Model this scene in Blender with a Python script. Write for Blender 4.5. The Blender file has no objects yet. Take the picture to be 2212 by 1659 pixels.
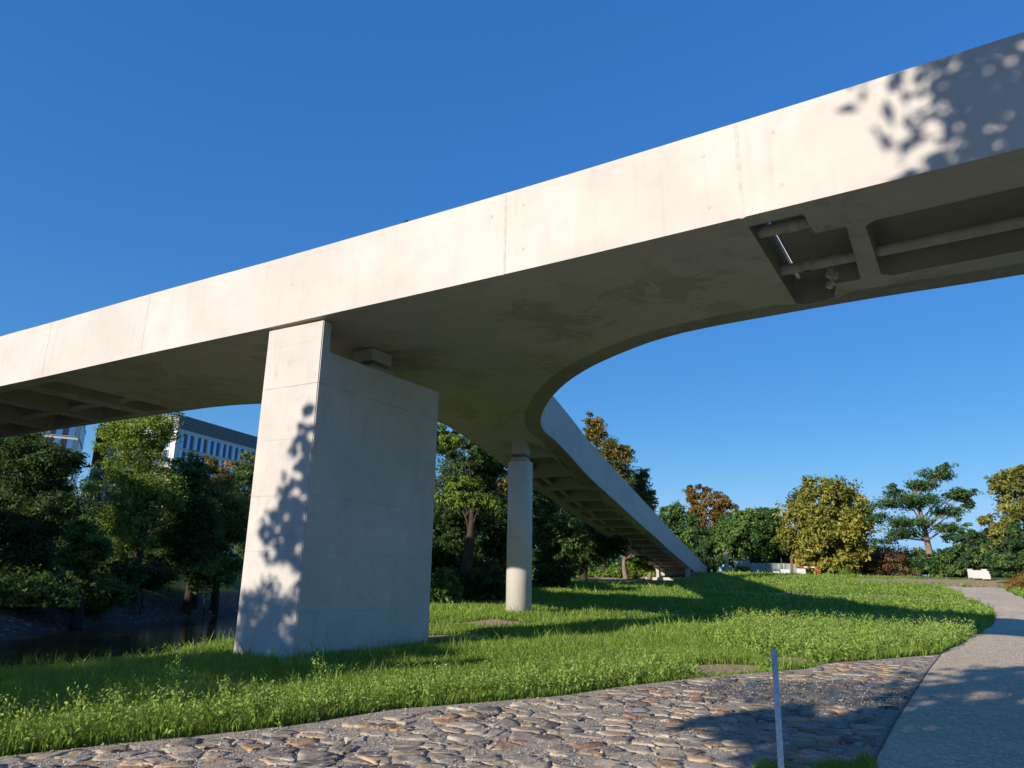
import bpy, bmesh, math, random
import numpy as np
from mathutils import Vector, Matrix
from mathutils.geometry import delaunay_2d_cdt
PI = math.pi
rnd = random.Random(7)
S = bpy.context.scene
COL = S.collection
# ------------------------------------------------------------------ camera calibration (pixels of a 2212x1659 print)
FPX, CX, CY = 1557., 1106., 829.5
PITCH, ROLL, EYE = math.atan(435 / 1557.), math.radians(.9), 1.65
def ray(x, y):
    X = (x - CX) / FPX; Y = (CY - y) / FPX
    X, Y = X * math.cos(ROLL) - Y * math.sin(ROLL), X * math.sin(ROLL) + Y * math.cos(ROLL)
    return (X, math.cos(PITCH) - Y * math.sin(PITCH), math.sin(PITCH) + Y * math.cos(PITCH))
def atF(x, y, F):
    d = ray(x, y); k = F / d[1]
    return Vector((d[0] * k, F, d[2] * k + EYE))
# ------------------------------------------------------------------ terrain
CREST = np.array([(-60, -8), (-30, 3), (-14, 8.6), (-9, 10.7), (-6.9, 12.3), (-6.15, 14.4), (-5.7, 18), (-5.2, 24), (-5, 40), (-5, 120), (-8, 500)], float)
def crest_d(x, y):
    x = np.asarray(x, float); y = np.asarray(y, float)
    best = np.full(x.shape, 1e9); sg = np.zeros(x.shape)
    for a, b in zip(CREST[:-1], CREST[1:]):
        d = b - a; L2 = d @ d
        u = np.clip(((x - a[0]) * d[0] + (y - a[1]) * d[1]) / L2, 0, 1)
        q = np.hypot(x - a[0] - u * d[0], y - a[1] - u * d[1])
        c = d[0] * (y - a[1]) - d[1] * (x - a[0])
        m = q < best - 1e-9
        best = np.where(m, q, best); sg = np.where(m, np.sign(c), sg)
    return best * sg
def sst(a, b, v):
    t = np.clip((v - a) / (b - a), 0, 1); return t * t * (3 - 2 * t)
def terrain(x, y):
    x = np.asarray(x, float); y = np.asarray(y, float)
    p = np.interp(y, [-500, 7.5, 14, 20, 27, 38, 50, 60, 70, 78, 600], [0, 0, .24, .38, .62, 1.22, 1.95, 2.55, 3.02, 3.15, 3.2])
    p = p - .006 * np.clip(x, 0, 25) * sst(13, 18, y) * (1 - sst(30, 40, y))
    p = p - .55 * np.exp(-((x - 12.5) ** 2 / 26. + (y - 65) ** 2 / 60.))
    lump = .05 * np.sin(x * 1.1 + y * .55) * np.sin(y * .8 - x * .3) + .035 * np.sin(x * 2.3 - y * 1.7)
    p = p + lump * sst(18, 24, y) * (1 - sst(80, 95, y)) * .9
    d = crest_d(x, y)
    p = p - 3.8 * sst(-.1, 4.2, d)
    xf = np.interp(y, [-500, 34, 58, 120, 600], [-25, -24.3, -23, -22, -22])
    df = xf - x
    zf = np.interp(df, [-3, 0, 3.5, 9, 12, 16, 900], [-3.2, -1.0, .75, 2.9, 3.75, 4.1, 4.3])
    return np.where(d > 0, np.maximum(p, zf), p)
def tz(x, y): return float(terrain(np.array([x]), np.array([y]))[0])
def hit(px, py, lo=4.):
    d = ray(px, py); F = np.arange(lo, 140, .03)
    k = F / d[1]; z = EYE + d[2] * k; t = terrain(d[0] * k, F)
    i = np.argmax(z <= t)
    if z[i] > t[i]: i = len(F) - 1
    return (float(d[0] * k[i]), float(F[i]))
# ------------------------------------------------------------------ object helpers
def tag(o, label, cat, group=None):
    o['label'] = label; o['category'] = cat
    if group: o['group'] = group
    return o
def link(o, parent=None):
    COL.objects.link(o)
    if parent: o.parent = parent
    return o
def empty(name, loc, label, cat, group=None, rz=0):
    o = link(bpy.data.objects.new(name, None)); o.location = loc; o.rotation_euler[2] = rz; o.empty_display_size = .3
    return tag(o, label, cat, group)
def structure(o): o['kind'] = 'structure'; return o
def stuff(o): o['kind'] = 'stuff'; return o
class MB:
    def __init__(s): s.v = []; s.f = []
    def add(s, vs, fs):
        n = len(s.v); s.v += [tuple(p) for p in vs]; s.f += [tuple(i + n for i in f) for f in fs]
    def box(s, c, d, rz=0, rx=0, ry=0):
        M = Matrix.Rotation(rz, 3, 'Z') @ Matrix.Rotation(ry, 3, 'Y') @ Matrix.Rotation(rx, 3, 'X')
        vs = [Vector(c) + M @ Vector((sx * d[0] / 2, sy * d[1] / 2, sz * d[2] / 2)) for sx in (-1, 1) for sy in (-1, 1) for sz in (-1, 1)]
        s.add(vs, [(0, 1, 3, 2), (4, 6, 7, 5), (0, 4, 5, 1), (2, 3, 7, 6), (0, 2, 6, 4), (1, 5, 7, 3)])
    def tube(s, path, rad, n=8, cap=True):
        P = [Vector(p) for p in path]; R = rad if hasattr(rad, '__len__') else [rad] * len(P)
        vs = []; ref = None
        for i, p in enumerate(P):
            t = (P[min(i + 1, len(P) - 1)] - P[max(i - 1, 0)]).normalized()
            if ref is None: ref = Vector((1, 0, 0)) if abs(t.x) < .9 else Vector((0, 1, 0))
            a = (ref - t * ref.dot(t)).normalized(); b = t.cross(a); ref = a
            vs += [p + (a * math.cos(2 * PI * k / n) + b * math.sin(2 * PI * k / n)) * R[i] for k in range(n)]
        fs = [(i * n + k, i * n + (k + 1) % n, (i + 1) * n + (k + 1) % n, (i + 1) * n + k) for i in range(len(P) - 1) for k in range(n)]
        if cap: fs += [tuple(range(n))[::-1], tuple((len(P) - 1) * n + k for k in range(n))]
        s.add(vs, fs)
    def prism(s, poly, z0, z1):
        n = len(poly)
        s.add([(p[0], p[1], z0) for p in poly] + [(p[0], p[1], z1) for p in poly],
              [tuple(range(n))[::-1], tuple(range(n, 2 * n))] + [(i, (i + 1) % n, n + (i + 1) % n, n + i) for i in range(n)])
    def build(s, name, mat, parent=None, smooth=False, bevel=0):
        me = bpy.data.meshes.new(name); me.from_pydata(s.v, [], s.f); me.update()
        bm = bmesh.new(); bm.from_mesh(me); bmesh.ops.recalc_face_normals(bm, faces=bm.faces)
        if bevel: bmesh.ops.bevel(bm, geom=bm.edges[:], offset=bevel, segments=2, affect='EDGES', clamp_overlap=True)
        bm.to_mesh(me); bm.free()
        if smooth: me.shade_smooth()
        me.materials.append(mat)
        return link(bpy.data.objects.new(name, me), parent)
def np_obj(name, V, F, mat, parent=None, tint=None, col=None):
    me = bpy.data.meshes.new(name); k = F.shape[1]
    me.vertices.add(len(V)); me.vertices.foreach_set('co', V.astype(np.float32).ravel())
    me.loops.add(F.size); me.loops.foreach_set('vertex_index', F.astype(np.int32).ravel())
    me.polygons.add(len(F)); me.polygons.foreach_set('loop_start', np.arange(0, F.size, k, dtype=np.int32))
    me.update(calc_edges=True)
    if tint is not None:
        a = me.attributes.new('tint', 'FLOAT', 'POINT'); a.data.foreach_set('value', tint.astype(np.float32))
    if col is not None:
        a = me.attributes.new('stonecol', 'FLOAT_COLOR', 'POINT'); a.data.foreach_set('color', col.astype(np.float32).ravel())
    me.materials.append(mat)
    return link(bpy.data.objects.new(name, me), parent)
# ------------------------------------------------------------------ material helpers
class NT:
    def __init__(s, name):
        s.m = bpy.data.materials.new(name); s.m.use_nodes = True; s.t = s.m.node_tree
        s.b = s.t.nodes['Principled BSDF']; s.out = s.t.nodes['Material Output']
    def n(s, typ, **kw):
        nd = s.t.nodes.new(typ)
        for k, v in kw.items(): setattr(nd, k, v)
        return nd
    def l(s, a, b): s.t.links.new(a, b)
    def put(s, sock, v):
        if hasattr(v, 'links') or hasattr(v, 'is_output'): s.l(v, sock)
        else: sock.default_value = v
    def pos(s): return s.n('ShaderNodeNewGeometry').outputs['Position']
    def mapped(s, vec, scale=(1, 1, 1), rot=(0, 0, 0)):
        m = s.n('ShaderNodeMapping'); s.l(vec, m.inputs[0]); m.inputs['Scale'].default_value = scale; m.inputs['Rotation'].default_value = rot
        return m.outputs[0]
    def noise(s, vec, scale, detail=4, rough=.6, dist=0):
        q = s.n('ShaderNodeTexNoise'); s.l(vec, q.inputs['Vector'])
        q.inputs['Scale'].default_value = scale; q.inputs['Detail'].default_value = detail; q.inputs['Roughness'].default_value = rough; q.inputs['Distortion'].default_value = dist
        return q.outputs['Fac']
    def vor(s, vec, scale, feature='F1', out='Distance'):
        q = s.n('ShaderNodeTexVoronoi', feature=feature); s.l(vec, q.inputs['Vector']); q.inputs['Scale'].default_value = scale
        return q.outputs[out]
    def math(s, op, a, b=0., c=0.):
        q = s.n('ShaderNodeMath', operation=op)
        for i, v in enumerate((a, b, c)): s.put(q.inputs[i], v)
        return q.outputs[0]
    def rng(s, v, a, b, c=0., d=1., smooth=True):
        q = s.n('ShaderNodeMapRange', interpolation_type='SMOOTHSTEP' if smooth else 'LINEAR'); s.put(q.inputs[0], v)
        for i, w in enumerate((a, b, c, d)): s.put(q.inputs[i + 1], w)
        return q.outputs[0]
    def mix(s, fac, a, b, mode='MIX'):
        q = s.n('ShaderNodeMix', data_type='RGBA', blend_type=mode); s.put(q.inputs[0], fac)
        for i, v in ((6, a), (7, b)):
            if isinstance(v, tuple): v = v + (1,) if len(v) == 3 else v
            s.put(q.inputs[i], v)
        return q.outputs[2]
    def ramp(s, v, stops):
        q = s.n('ShaderNodeValToRGB'); s.put(q.inputs[0], v); e = q.color_ramp.elements
        while len(e) < len(stops): e.new(.5)
        for i, (p, c) in enumerate(stops): e[i].position = p; e[i].color = (*c, 1)
        return q.outputs[0]
    def bump(s, h, strength=.3, dist=.02):
        q = s.n('ShaderNodeBump'); s.l(h, q.inputs['Height']); q.inputs['Strength'].default_value = strength; q.inputs['Distance'].default_value = dist
        s.l(q.outputs[0], s.b.inputs['Normal'])
    def fin(s, col=None, rough=.8, metal=0, spec=.3):
        if col is not None: s.put(s.b.inputs['Base Color'], (*col, 1) if isinstance(col, tuple) and len(col) == 3 else col)
        s.put(s.b.inputs['Roughness'], rough); s.put(s.b.inputs['Metallic'], metal); s.b.inputs['Specular IOR Level'].default_value = spec
        return s.m
    def attr(s, name, out='Fac'):
        q = s.n('ShaderNodeAttribute', attribute_name=name); return q.outputs[out]
def plain(name, col, rough=.6, metal=0, spec=.4, var=.12, scale=6):
    t = NT(name); p = t.pos(); f = t.noise(p, scale, 5)
    lo = tuple(c * (1 - var) for c in col); hi = tuple(min(1, c * (1 + var)) for c in col)
    t.bump(t.noise(p, scale * 8, 3), .12, .01)
    return t.fin(t.mix(t.rng(f, .3, .7), lo, hi), rough, metal, spec)
def concrete(name, base=(.52, .492, .455), lines=None, soffit=False, mott=1.):
    t = NT(name); p = t.pos()
    big = t.noise(p, .55, 4, .6); med = t.noise(p, 2.6, 6, .65); fine = t.noise(p, 45, 3, .7)
    streak = t.noise(t.mapped(p, (5, 5, .35)), 1.6, 5, .6)
    dk = tuple(c * .91 for c in base); lt = tuple(min(1, c * 1.05) for c in base)
    c = t.mix(t.rng(big, .33, .68), dk, lt)
    c = t.mix(t.math('MULTIPLY', t.rng(med, .48, .75), .20 * mott), c, (base[0] * .70, base[1] * .71, base[2] * .73))
    c = t.mix(t.math('MULTIPLY', t.rng(streak, .52, .78), .36 * min(mott, 1.6)), c, (base[0] * .72, base[1] * .73, base[2] * .74))
    c = t.mix(t.math('MULTIPLY', t.rng(fine, .3, .7), .14), c, tuple(x * .7 for x in base))
    pores = t.vor(p, 14.); c = t.mix(t.rng(pores, .045, .03, 0, .45), c, (.2, .19, .18))
    h = t.math('ADD', t.math('MULTIPLY', med, .6), t.math('MULTIPLY', fine, .25))
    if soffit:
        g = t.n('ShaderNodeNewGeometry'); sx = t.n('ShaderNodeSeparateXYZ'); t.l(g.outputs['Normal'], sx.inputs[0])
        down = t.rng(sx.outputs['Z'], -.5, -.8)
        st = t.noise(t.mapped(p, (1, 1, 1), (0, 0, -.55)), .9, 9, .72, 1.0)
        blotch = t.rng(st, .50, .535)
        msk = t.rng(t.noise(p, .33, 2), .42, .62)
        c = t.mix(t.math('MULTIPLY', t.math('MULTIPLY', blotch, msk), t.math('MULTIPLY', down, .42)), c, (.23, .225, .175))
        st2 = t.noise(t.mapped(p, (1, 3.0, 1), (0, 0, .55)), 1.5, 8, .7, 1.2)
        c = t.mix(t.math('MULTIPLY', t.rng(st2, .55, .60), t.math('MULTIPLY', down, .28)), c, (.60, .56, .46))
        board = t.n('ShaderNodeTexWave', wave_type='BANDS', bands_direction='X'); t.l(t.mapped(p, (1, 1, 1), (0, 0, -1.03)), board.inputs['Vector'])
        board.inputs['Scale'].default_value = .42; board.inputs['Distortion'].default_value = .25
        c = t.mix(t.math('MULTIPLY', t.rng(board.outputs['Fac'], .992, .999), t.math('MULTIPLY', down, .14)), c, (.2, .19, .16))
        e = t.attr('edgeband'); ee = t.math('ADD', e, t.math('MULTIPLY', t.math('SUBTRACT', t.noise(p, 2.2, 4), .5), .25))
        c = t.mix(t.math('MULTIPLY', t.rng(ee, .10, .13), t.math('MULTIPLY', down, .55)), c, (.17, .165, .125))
    if lines:
        sx = t.n('ShaderNodeSeparateXYZ'); t.l(p, sx.inputs[0])
        wob = t.math('MULTIPLY', t.math('SUBTRACT', t.noise(p, 3, 4), .5), .05)
        z = t.math('ADD', sx.outputs['Z'], wob)
        for zl, st in lines:
            d = t.math('ABSOLUTE', t.math('SUBTRACT', z, zl))
            ln = t.math('MULTIPLY', t.rng(d, .016, .004), t.rng(t.noise(p, 1.7, 4), .36, .60, .15, 1))
            c = t.mix(t.math('MULTIPLY', ln, st), c, (.2, .185, .165)); h = t.math('SUBTRACT', h, t.math('MULTIPLY', ln, .8))
            # a lighter lift of laitance just above the joint
            c = t.mix(t.math('MULTIPLY', t.rng(t.math('ABSOLUTE', t.math('SUBTRACT', z, zl + .045)), .035, .0), .25 * st), c, lt)
    t.bump(h, .22, .012)
    return t.fin(c, t.rng(med, .3, .8, .72, .9), 0, .25)
def leafmat(name, stops, trans=.28):
    t = NT(name); a = t.attr('tint')
    c = t.ramp(a, stops)
    t.fin(c, .55, 0, .25)
    tr = t.n('ShaderNodeBsdfTranslucent'); t.l(t.mix(.5, c, (.35, .45, .05), 'MIX'), tr.inputs[0])
    mx = t.n('ShaderNodeMixShader'); mx.inputs[0].default_value = trans
    t.l(t.b.outputs[0], mx.inputs[1]); t.l(tr.outputs[0], mx.inputs[2]); t.l(mx.outputs[0], t.out.inputs[0])
    return t.m
def barkmat(name, col):
    t = NT(name); p = t.pos(); f = t.noise(t.mapped(p, (7, 7, 1.2)), 2.5, 6, .7)
    t.bump(f, .6, .04)
    return t.fin(t.mix(t.rng(f, .35, .65), tuple(c * .5 for c in col), col), .9, 0, .1)

M = {}
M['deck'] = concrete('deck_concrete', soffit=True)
M['pier'] = concrete('pier_concrete', mott=2.4, lines=[(5.53, .6), (4.42, .22), (3.29, .28), (2.22, .3), (1.11, .22), (6.45, .15)])
M['column'] = concrete('column_concrete', (.60, .565, .515), mott=1.4, lines=[(4.95, .5), (3.3, .5), (1.75, .5)])
M['coffer'] = concrete('coffer_shade_concrete', (.30, .285, .25))  # rough darker concrete, with the shade of the recesses put into its colour
M['plain_conc'] = concrete('plain_concrete', (.46, .44, .41))
M['joint'] = plain('joint_filler', (.475, .45, .415), .9)
M['hairline'] = plain('hairline_joint', (.455, .425, .39), .95)
M['joint_edge'] = plain('joint_edge', (.60, .57, .53), .9)
M['plug'] = plain('tie_plug_mortar', (.47, .425, .34), .9)
M['pipe'] = plain('grey_drain_pipe', (.42, .43, .40), .55)
M['steel'] = plain('bearing_steel', (.24, .21, .18), .6, .4)
M['galv'] = plain('galvanised_steel', (.58, .59, .60), .5, .3, .5, .18, 40)
M['white_pvc'] = plain('white_fitting', (.6, .6, .57), .5)
G3 = lambda d, m, l: [(0, d), (.5, m), (1, l)]
M['green'] = leafmat('green_leaves', G3((0.0294, 0.0736, 0.0221), (0.0662, 0.1435, 0.0331), (0.1564, 0.2484, 0.0552)))
M['deepgreen'] = leafmat('deep_green_leaves', G3((0.0135, 0.0351, 0.0135), (0.0297, 0.0675, 0.0216), (0.0675, 0.1188, 0.0297)))
M['locust'] = leafmat('locust_leaves', [(0, (0.0256, 0.0640, 0.0288)), (.5, (0.0576, 0.1312, 0.0416)), (.8, (0.1600, 0.2320, 0.0560)), (1, (0.3200, 0.1920, 0.0560))])
M['bluegreen'] = leafmat('blue_green_leaves', G3((0.0210, 0.0600, 0.0330), (0.0450, 0.1125, 0.0540), (0.0930, 0.1875, 0.0750)))
M['rust'] = leafmat('rusty_locust_leaves', [(0, (0.0280, 0.0588, 0.0210)), (.4, (0.0770, 0.1190, 0.0308)), (.62, (0.2800, 0.1890, 0.0420)), (1, (0.4760, 0.1820, 0.0560))])
M['gold'] = leafmat('golden_chestnut_leaves', [(0, (0.1046, 0.1098, 0.0275)), (.45, (0.2463, 0.2474, 0.0493)), (.75, (0.3583, 0.3389, 0.0547)), (1, (0.3434, 0.1923, 0.0603))])
M['brownleaf'] = leafmat('brown_leaves', [(0, (0.0770, 0.0560, 0.0196)), (.5, (0.2170, 0.1330, 0.0308)), (1, (0.3220, 0.1960, 0.0392))])
M['twig'] = leafmat('reddish_twigs', [(0, (0.0750, 0.0450, 0.0240)), (.6, (0.1950, 0.1050, 0.0510)), (1, (0.1800, 0.1800, 0.0450))], .1)
M['lightgreen'] = leafmat('yellow_green_leaves', G3((0.0630, 0.1260, 0.0180), (0.1530, 0.2430, 0.0360), (0.2970, 0.3600, 0.0540)))
M['bark'] = barkmat('dark_bark', (.070, .055, .040)); M['palebark'] = barkmat('pale_bark', (.27, .21, .15))
M['grass'] = leafmat('grass_blades', [(0, (0.0897, 0.1656, 0.0248)), (.5, (0.2070, 0.3243, 0.0497)), (.85, (0.3174, 0.4416, 0.0828)), (1, (0.5244, 0.5106, 0.2208))], .42)
M['weed'] = leafmat('weed_leaves', [(0, (0.0897, 0.1725, 0.0304)), (.5, (0.2139, 0.3381, 0.0621)), (.9, (0.3450, 0.4692, 0.1035)), (1, (0.4692, 0.4692, 0.1794))], .38)
# ------------------------------------------------------------------ sky, sun, camera
SUN_AZ, SUN_EL = math.radians(45), math.radians(19.5)        # azimuth: to the left of straight behind the camera
sdir = Vector((-math.sin(SUN_AZ) * math.cos(SUN_EL), -math.cos(SUN_AZ) * math.cos(SUN_EL), math.sin(SUN_EL)))
w = bpy.data.worlds.new('World'); S.world = w; w.use_nodes = True
sky = w.node_tree.nodes.new('ShaderNodeTexSky'); sky.sky_type = 'NISHITA'; sky.sun_disc = False
sky.sun_elevation = SUN_EL; sky.sun_rotation = math.atan2(sdir.x, sdir.y)
sky.air_density = 1.0; sky.dust_density = 0; sky.ozone_density = 7.5; sky.altitude = 2000
wn = w.node_tree.nodes; wl = w.node_tree.links            # soften the sky's contrast between zenith and horizon, hue kept
sh = wn.new('ShaderNodeSeparateColor'); sh.mode = 'HSV'; ch = wn.new('ShaderNodeCombineColor'); ch.mode = 'HSV'
pw_ = wn.new('ShaderNodeMath'); pw_.operation = 'POWER'; pw_.inputs[1].default_value = .41; ml = wn.new('ShaderNodeMath'); ml.operation = 'MULTIPLY'; ml.inputs[1].default_value = 1.50
wl.new(sky.outputs[0], sh.inputs[0]); hm = wn.new('ShaderNodeMath'); hm.operation = 'MULTIPLY_ADD'; hm.inputs[1].default_value = 2.0; hm.inputs[2].default_value = .618 - 2.0 * .621; wl.new(sh.outputs[0], hm.inputs[0]); hx = wn.new('ShaderNodeMath'); hx.operation = 'MAXIMUM'; hx.inputs[1].default_value = .592; wl.new(hm.outputs[0], hx.inputs[0]); wl.new(hx.outputs[0], ch.inputs[0]); sm = wn.new('ShaderNodeMath'); sm.operation = 'MULTIPLY_ADD'; sm.inputs[1].default_value = 3.0; sm.inputs[2].default_value = .925 - 3.0 * .864; sm.use_clamp = True; wl.new(sh.outputs[1], sm.inputs[0]); sx_ = wn.new('ShaderNodeMath'); sx_.operation = 'MAXIMUM'; sx_.inputs[1].default_value = .66; wl.new(sm.outputs[0], sx_.inputs[0]); wl.new(sx_.outputs[0], ch.inputs[1]); wl.new(sh.outputs[2], pw_.inputs[0]); wl.new(pw_.outputs[0], ml.inputs[0]); wl.new(ml.outputs[0], ch.inputs[2])
bg = wn['Background']; wl.new(ch.outputs[0], bg.inputs[0]); bg.inputs[1].default_value = .145
L = bpy.data.lights.new('sun', 'SUN'); L.energy = 3.75; L.angle = math.radians(.55); L.color = (1, .89, .76)
lo = link(bpy.data.objects.new('sun', L)); lo.rotation_euler = sdir.to_track_quat('Z', 'Y').to_euler(); lo.location = (-20, -20, 30)
cd = bpy.data.cameras.new('camera'); cam = link(bpy.data.objects.new('camera', cd)); S.camera = cam
cd.sensor_width = 36; cd.sensor_fit = 'HORIZONTAL'; cd.lens = 36 * FPX / 2212; cd.clip_end = 3000; cd.clip_start = .05
cam.matrix_world = Matrix.Translation((0, 0, EYE)) @ Matrix.Rotation(PI / 2 + PITCH, 4, 'X') @ Matrix.Rotation(ROLL, 4, 'Z')
S.view_settings.view_transform = 'Standard'; S.view_settings.look = 'None'; S.view_settings.gamma = 1; S.view_settings.exposure = .85
S.render.engine = 'CYCLES'; S.cycles.max_bounces = 10; S.cycles.diffuse_bounces = 8; S.cycles.transparent_max_bounces = 4
# ------------------------------------------------------------------ plan curves
def catmull(P, step=.35):
    P = [np.array(p, float) for p in P]; out = []
    for i in range(len(P) - 1):
        a = P[i - 1] if i else 2 * P[0] - P[1]; b, c = P[i], P[i + 1]; d = P[i + 2] if i + 2 < len(P) else 2 * P[-1] - P[-2]
        n = max(1, int(np.linalg.norm(c - b) / step))
        for k in range(n):
            t = k / n
            out.append(.5 * ((2 * b) + (-a + c) * t + (2 * a - 5 * b + 4 * c - d) * t * t + (-a + 3 * b - 3 * c + d) * t ** 3))
    out.append(P[-1]); return np.array(out)
def inpoly(x, y, poly):
    x = np.asarray(x); y = np.asarray(y); r = np.zeros(x.shape, bool); n = len(poly)
    for i in range(n):
        x1, y1 = poly[i][:2]; x2, y2 = poly[(i + 1) % n][:2]
        if y1 == y2: continue
        c = ((y1 > y) != (y2 > y)) & (x < (x2 - x1) * (y - y1) / (y2 - y1) + x1)
        r ^= c
    return r
# ground layout, read once from the photograph and kept in metres, one bounce patch added
stone_edge = [hit(*q) for q in [(0, 1639), (238, 1612), (408, 1595), (633, 1570), (847, 1536), (1047, 1519), (1218, 1505), (1318, 1489), (1440, 1474), (1600, 1458), (1737, 1447), (1789, 1434), (1920, 1424), (2033, 1415)]]
stone_edge = [(-14, 4.2), (-8.5, 5.9)] + stone_edge
edging = [hit(*q) for q in [(2033, 1415), (1996, 1466), (1960, 1522), (1930, 1572), (1905, 1620), (1891, 1652)]] + [(3.0, 6.4), (2.3, 4.6), (1.6, 1.5), (1.3, -4), (1.2, -14)]
path_left = [hit(*q) for q in [(2040, 1270), (2075, 1288), (2108, 1303), (2140, 1322)]] + [hit(*q) for q in [(2150, 1340), (2122, 1365), (2085, 1388)]]
path_left = [(29.4, 51)] + path_left + edging
path_right = [(33.8, 51), (31.6, 47.5), (28.3, 41.5), (25.5, 36), (23.0, 31.5), (20.5, 27.2), (17.6, 22.8), (14.0, 17.6), (10.6, 12.6), (8.6, 8.6), (7.5, 5), (6.8, 1), (6.4, -5), (6.2, -14)]
PL = catmull(path_left, .5); PR = catmull(path_right, .5)
path_poly = np.vstack([PL, PR[::-1]])
stone_poly = np.array(stone_edge + edging[1:] + [(-3, -14), (-14, -8)])
dirts_and_bounce = [((34.5, 57), (10.5, 6.5), .1), ((17.5, 40.5), (9.5, 1.5), -.22), ((3.75, 14.0), (1.1, .55), .6), ((5.6, 15.7), (.8, .5), .6), ((-1.6, 19.2), (1.2, .8), .2),
         ((-.9, 23.6), (1.8, .8), .2), ((-22, 1), (13, 6), .3), ((9.6, 57.5), (5.2, 8.5), -.35), ((12.5, 65), (4.5, 4), -.35)]  # the wide patch far left is unseen, added to bounce light onto the soffit
def dirt_and_bounce_at(x, y):
    r = np.zeros(np.shape(x))
    for (cx, cy), (rx, ry), a in dirts_and_bounce:
        dx = x - cx; dy = y - cy; u = (dx * math.cos(a) + dy * math.sin(a)) / rx; v = (-dx * math.sin(a) + dy * math.cos(a)) / ry
        q = np.sqrt(u * u + v * v) + .18 * np.sin(x * 2.7 + y * 1.3) + .1 * np.sin(x * 5.1 - y * 4.3)
        r = np.maximum(r, 1 - sst(.8, 1.1, q))
    return r
PIER = [(-5.27, 14.72), (-3.90, 13.98), (-1.80, 17.3), (-3.17, 18.04)]
def pier_grow(g):
    c = np.mean(PIER, axis=0); return [tuple(c + (np.array(p) - c) * (1 + g / np.linalg.norm(np.array(p) - c))) for p in PIER]
# ------------------------------------------------------------------ ground sheet
def axis(parts):
    return np.unique(np.concatenate([np.arange(*p) for p in parts]))
gx = axis([(-900, -120, 60), (-120, -40, 4), (-40, 44, .5), (44, 120, 4), (120, 901, 60)])
gy = axis([(-900, -60, 60), (-60, -6, 3), (-6, 92, .5), (92, 160, 4), (160, 901, 60)])
GX, GY = np.meshgrid(gx, gy); GZ = terrain(GX, GY)
V = np.stack([GX.ravel(), GY.ravel(), GZ.ravel()], 1); nx, ny = len(gx), len(gy)
ii = (np.arange(ny - 1)[:, None] * nx + np.arange(nx - 1)[None]).ravel()
F = np.stack([ii, ii + 1, ii + 1 + nx, ii + nx], 1)
t = NT('ground_soil_and_turf'); p = t.pos()
n1 = t.noise(p, .7, 5); n2 = t.noise(p, 9, 5, .7); n3 = t.noise(p, 45, 3)
soil = t.mix(n2, (.30, .20, .115), (.50, .36, .23)); soil = t.mix(t.math('MULTIPLY', t.rng(n3, .4, .7), .4), soil, (.46, .36, .27))
turf = t.mix(t.rng(n2, .3, .7), (.07, .11, .022), (.14, .19, .045)); turf = t.mix(t.rng(n1, .45, .7, 0, .5), turf, (.055, .060, .022))
d = t.math('ADD', t.attr('tint'), t.math('MULTIPLY', t.math('SUBTRACT', n2, .5), .5))
sx = t.n('ShaderNodeSeparateXYZ'); t.l(p, sx.inputs[0])
bank = t.math('MULTIPLY', t.rng(sx.outputs['X'], -17, -20), t.rng(t.math('ADD', sx.outputs['Z'], t.math('MULTIPLY', n1, 1.2)), 1.6, .9))
rip = t.vor(p, 3.2); ripc = t.mix(t.rng(rip, .1, .5), (.20, .185, .16), (.07, .065, .055))
c = t.mix(t.rng(d, .35, .6), turf, soil); c = t.mix(bank, c, ripc)
t.bump(t.math('ADD', n2, t.math('MULTIPLY', n3, .4)), .6, .05)
structure(np_obj('ground', V, F, t.fin(c, .95, 0, .1), tint=dirt_and_bounce_at(V[:, 0], V[:, 1])))
# ------------------------------------------------------------------ river
t = NT('river_water'); p = t.pos()
t.bump(t.math('ADD', t.noise(t.mapped(p, (1, 2.2, 1), (0, 0, .3)), 2.4, 4), t.math('MULTIPLY', t.noise(p, 11, 2), .25)), .10, .06)
t.b.inputs['IOR'].default_value = 1.33
wm = t.fin(t.mix(t.noise(p, .5, 3), (.020, .022, .012), (.034, .030, .014)), .06, 0, .5)
m = MB(); m.add([(-70, -120, -1.0), (0, -120, -1.0), (0, 500, -1.0), (-70, 500, -1.0)], [(0, 1, 2, 3)]); structure(m.build('river_water', wm))
# ------------------------------------------------------------------ path
n = 150
def resamp(P, n):
    d = np.concatenate([[0], np.cumsum(np.linalg.norm(np.diff(P, axis=0), axis=1))]); s = np.linspace(0, d[-1], n)
    return np.stack([np.interp(s, d, P[:, 0]), np.interp(s, d, P[:, 1])], 1)
A, B = resamp(PL, n), resamp(PR, n); k = 9
V = np.array([A[i] * (1 - j / (k - 1)) + B[i] * j / (k - 1) for i in range(n) for j in range(k)]); V = np.c_[V, terrain(V[:, 0], V[:, 1]) + .022]
F = np.array([(i * k + j, i * k + j + 1, (i + 1) * k + j + 1, (i + 1) * k + j) for i in range(n - 1) for j in range(k - 1)])
t = NT('small_sett_path'); p = t.pos()
pm = t.mapped(p, (1, 1, 1), (0, 0, .6)); v1 = t.vor(pm, 13); ve = t.vor(pm, 13, 'DISTANCE_TO_EDGE'); cc = t.vor(pm, 13, 'F1', 'Color')
cb = t.n('ShaderNodeSeparateColor'); t.l(cc, cb.inputs[0])
c = t.mix(cb.outputs[0], (.55, .435, .295), (.74, .595, .42)); c = t.mix(t.rng(cb.outputs[1], .75, .95, 0, .6), c, (.36, .30, .235))
c = t.mix(t.rng(ve, .10, .02), c, (.46, .385, .29)); c = t.mix(t.math('MULTIPLY', t.rng(t.noise(p, .9, 5), .45, .7), .4), c, (.70, .575, .425))
hh = t.math('ADD', t.rng(ve, 0, .22), t.math('MULTIPLY', t.noise(p, 60, 3), .35)); t.bump(hh, .75, .02)
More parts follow.
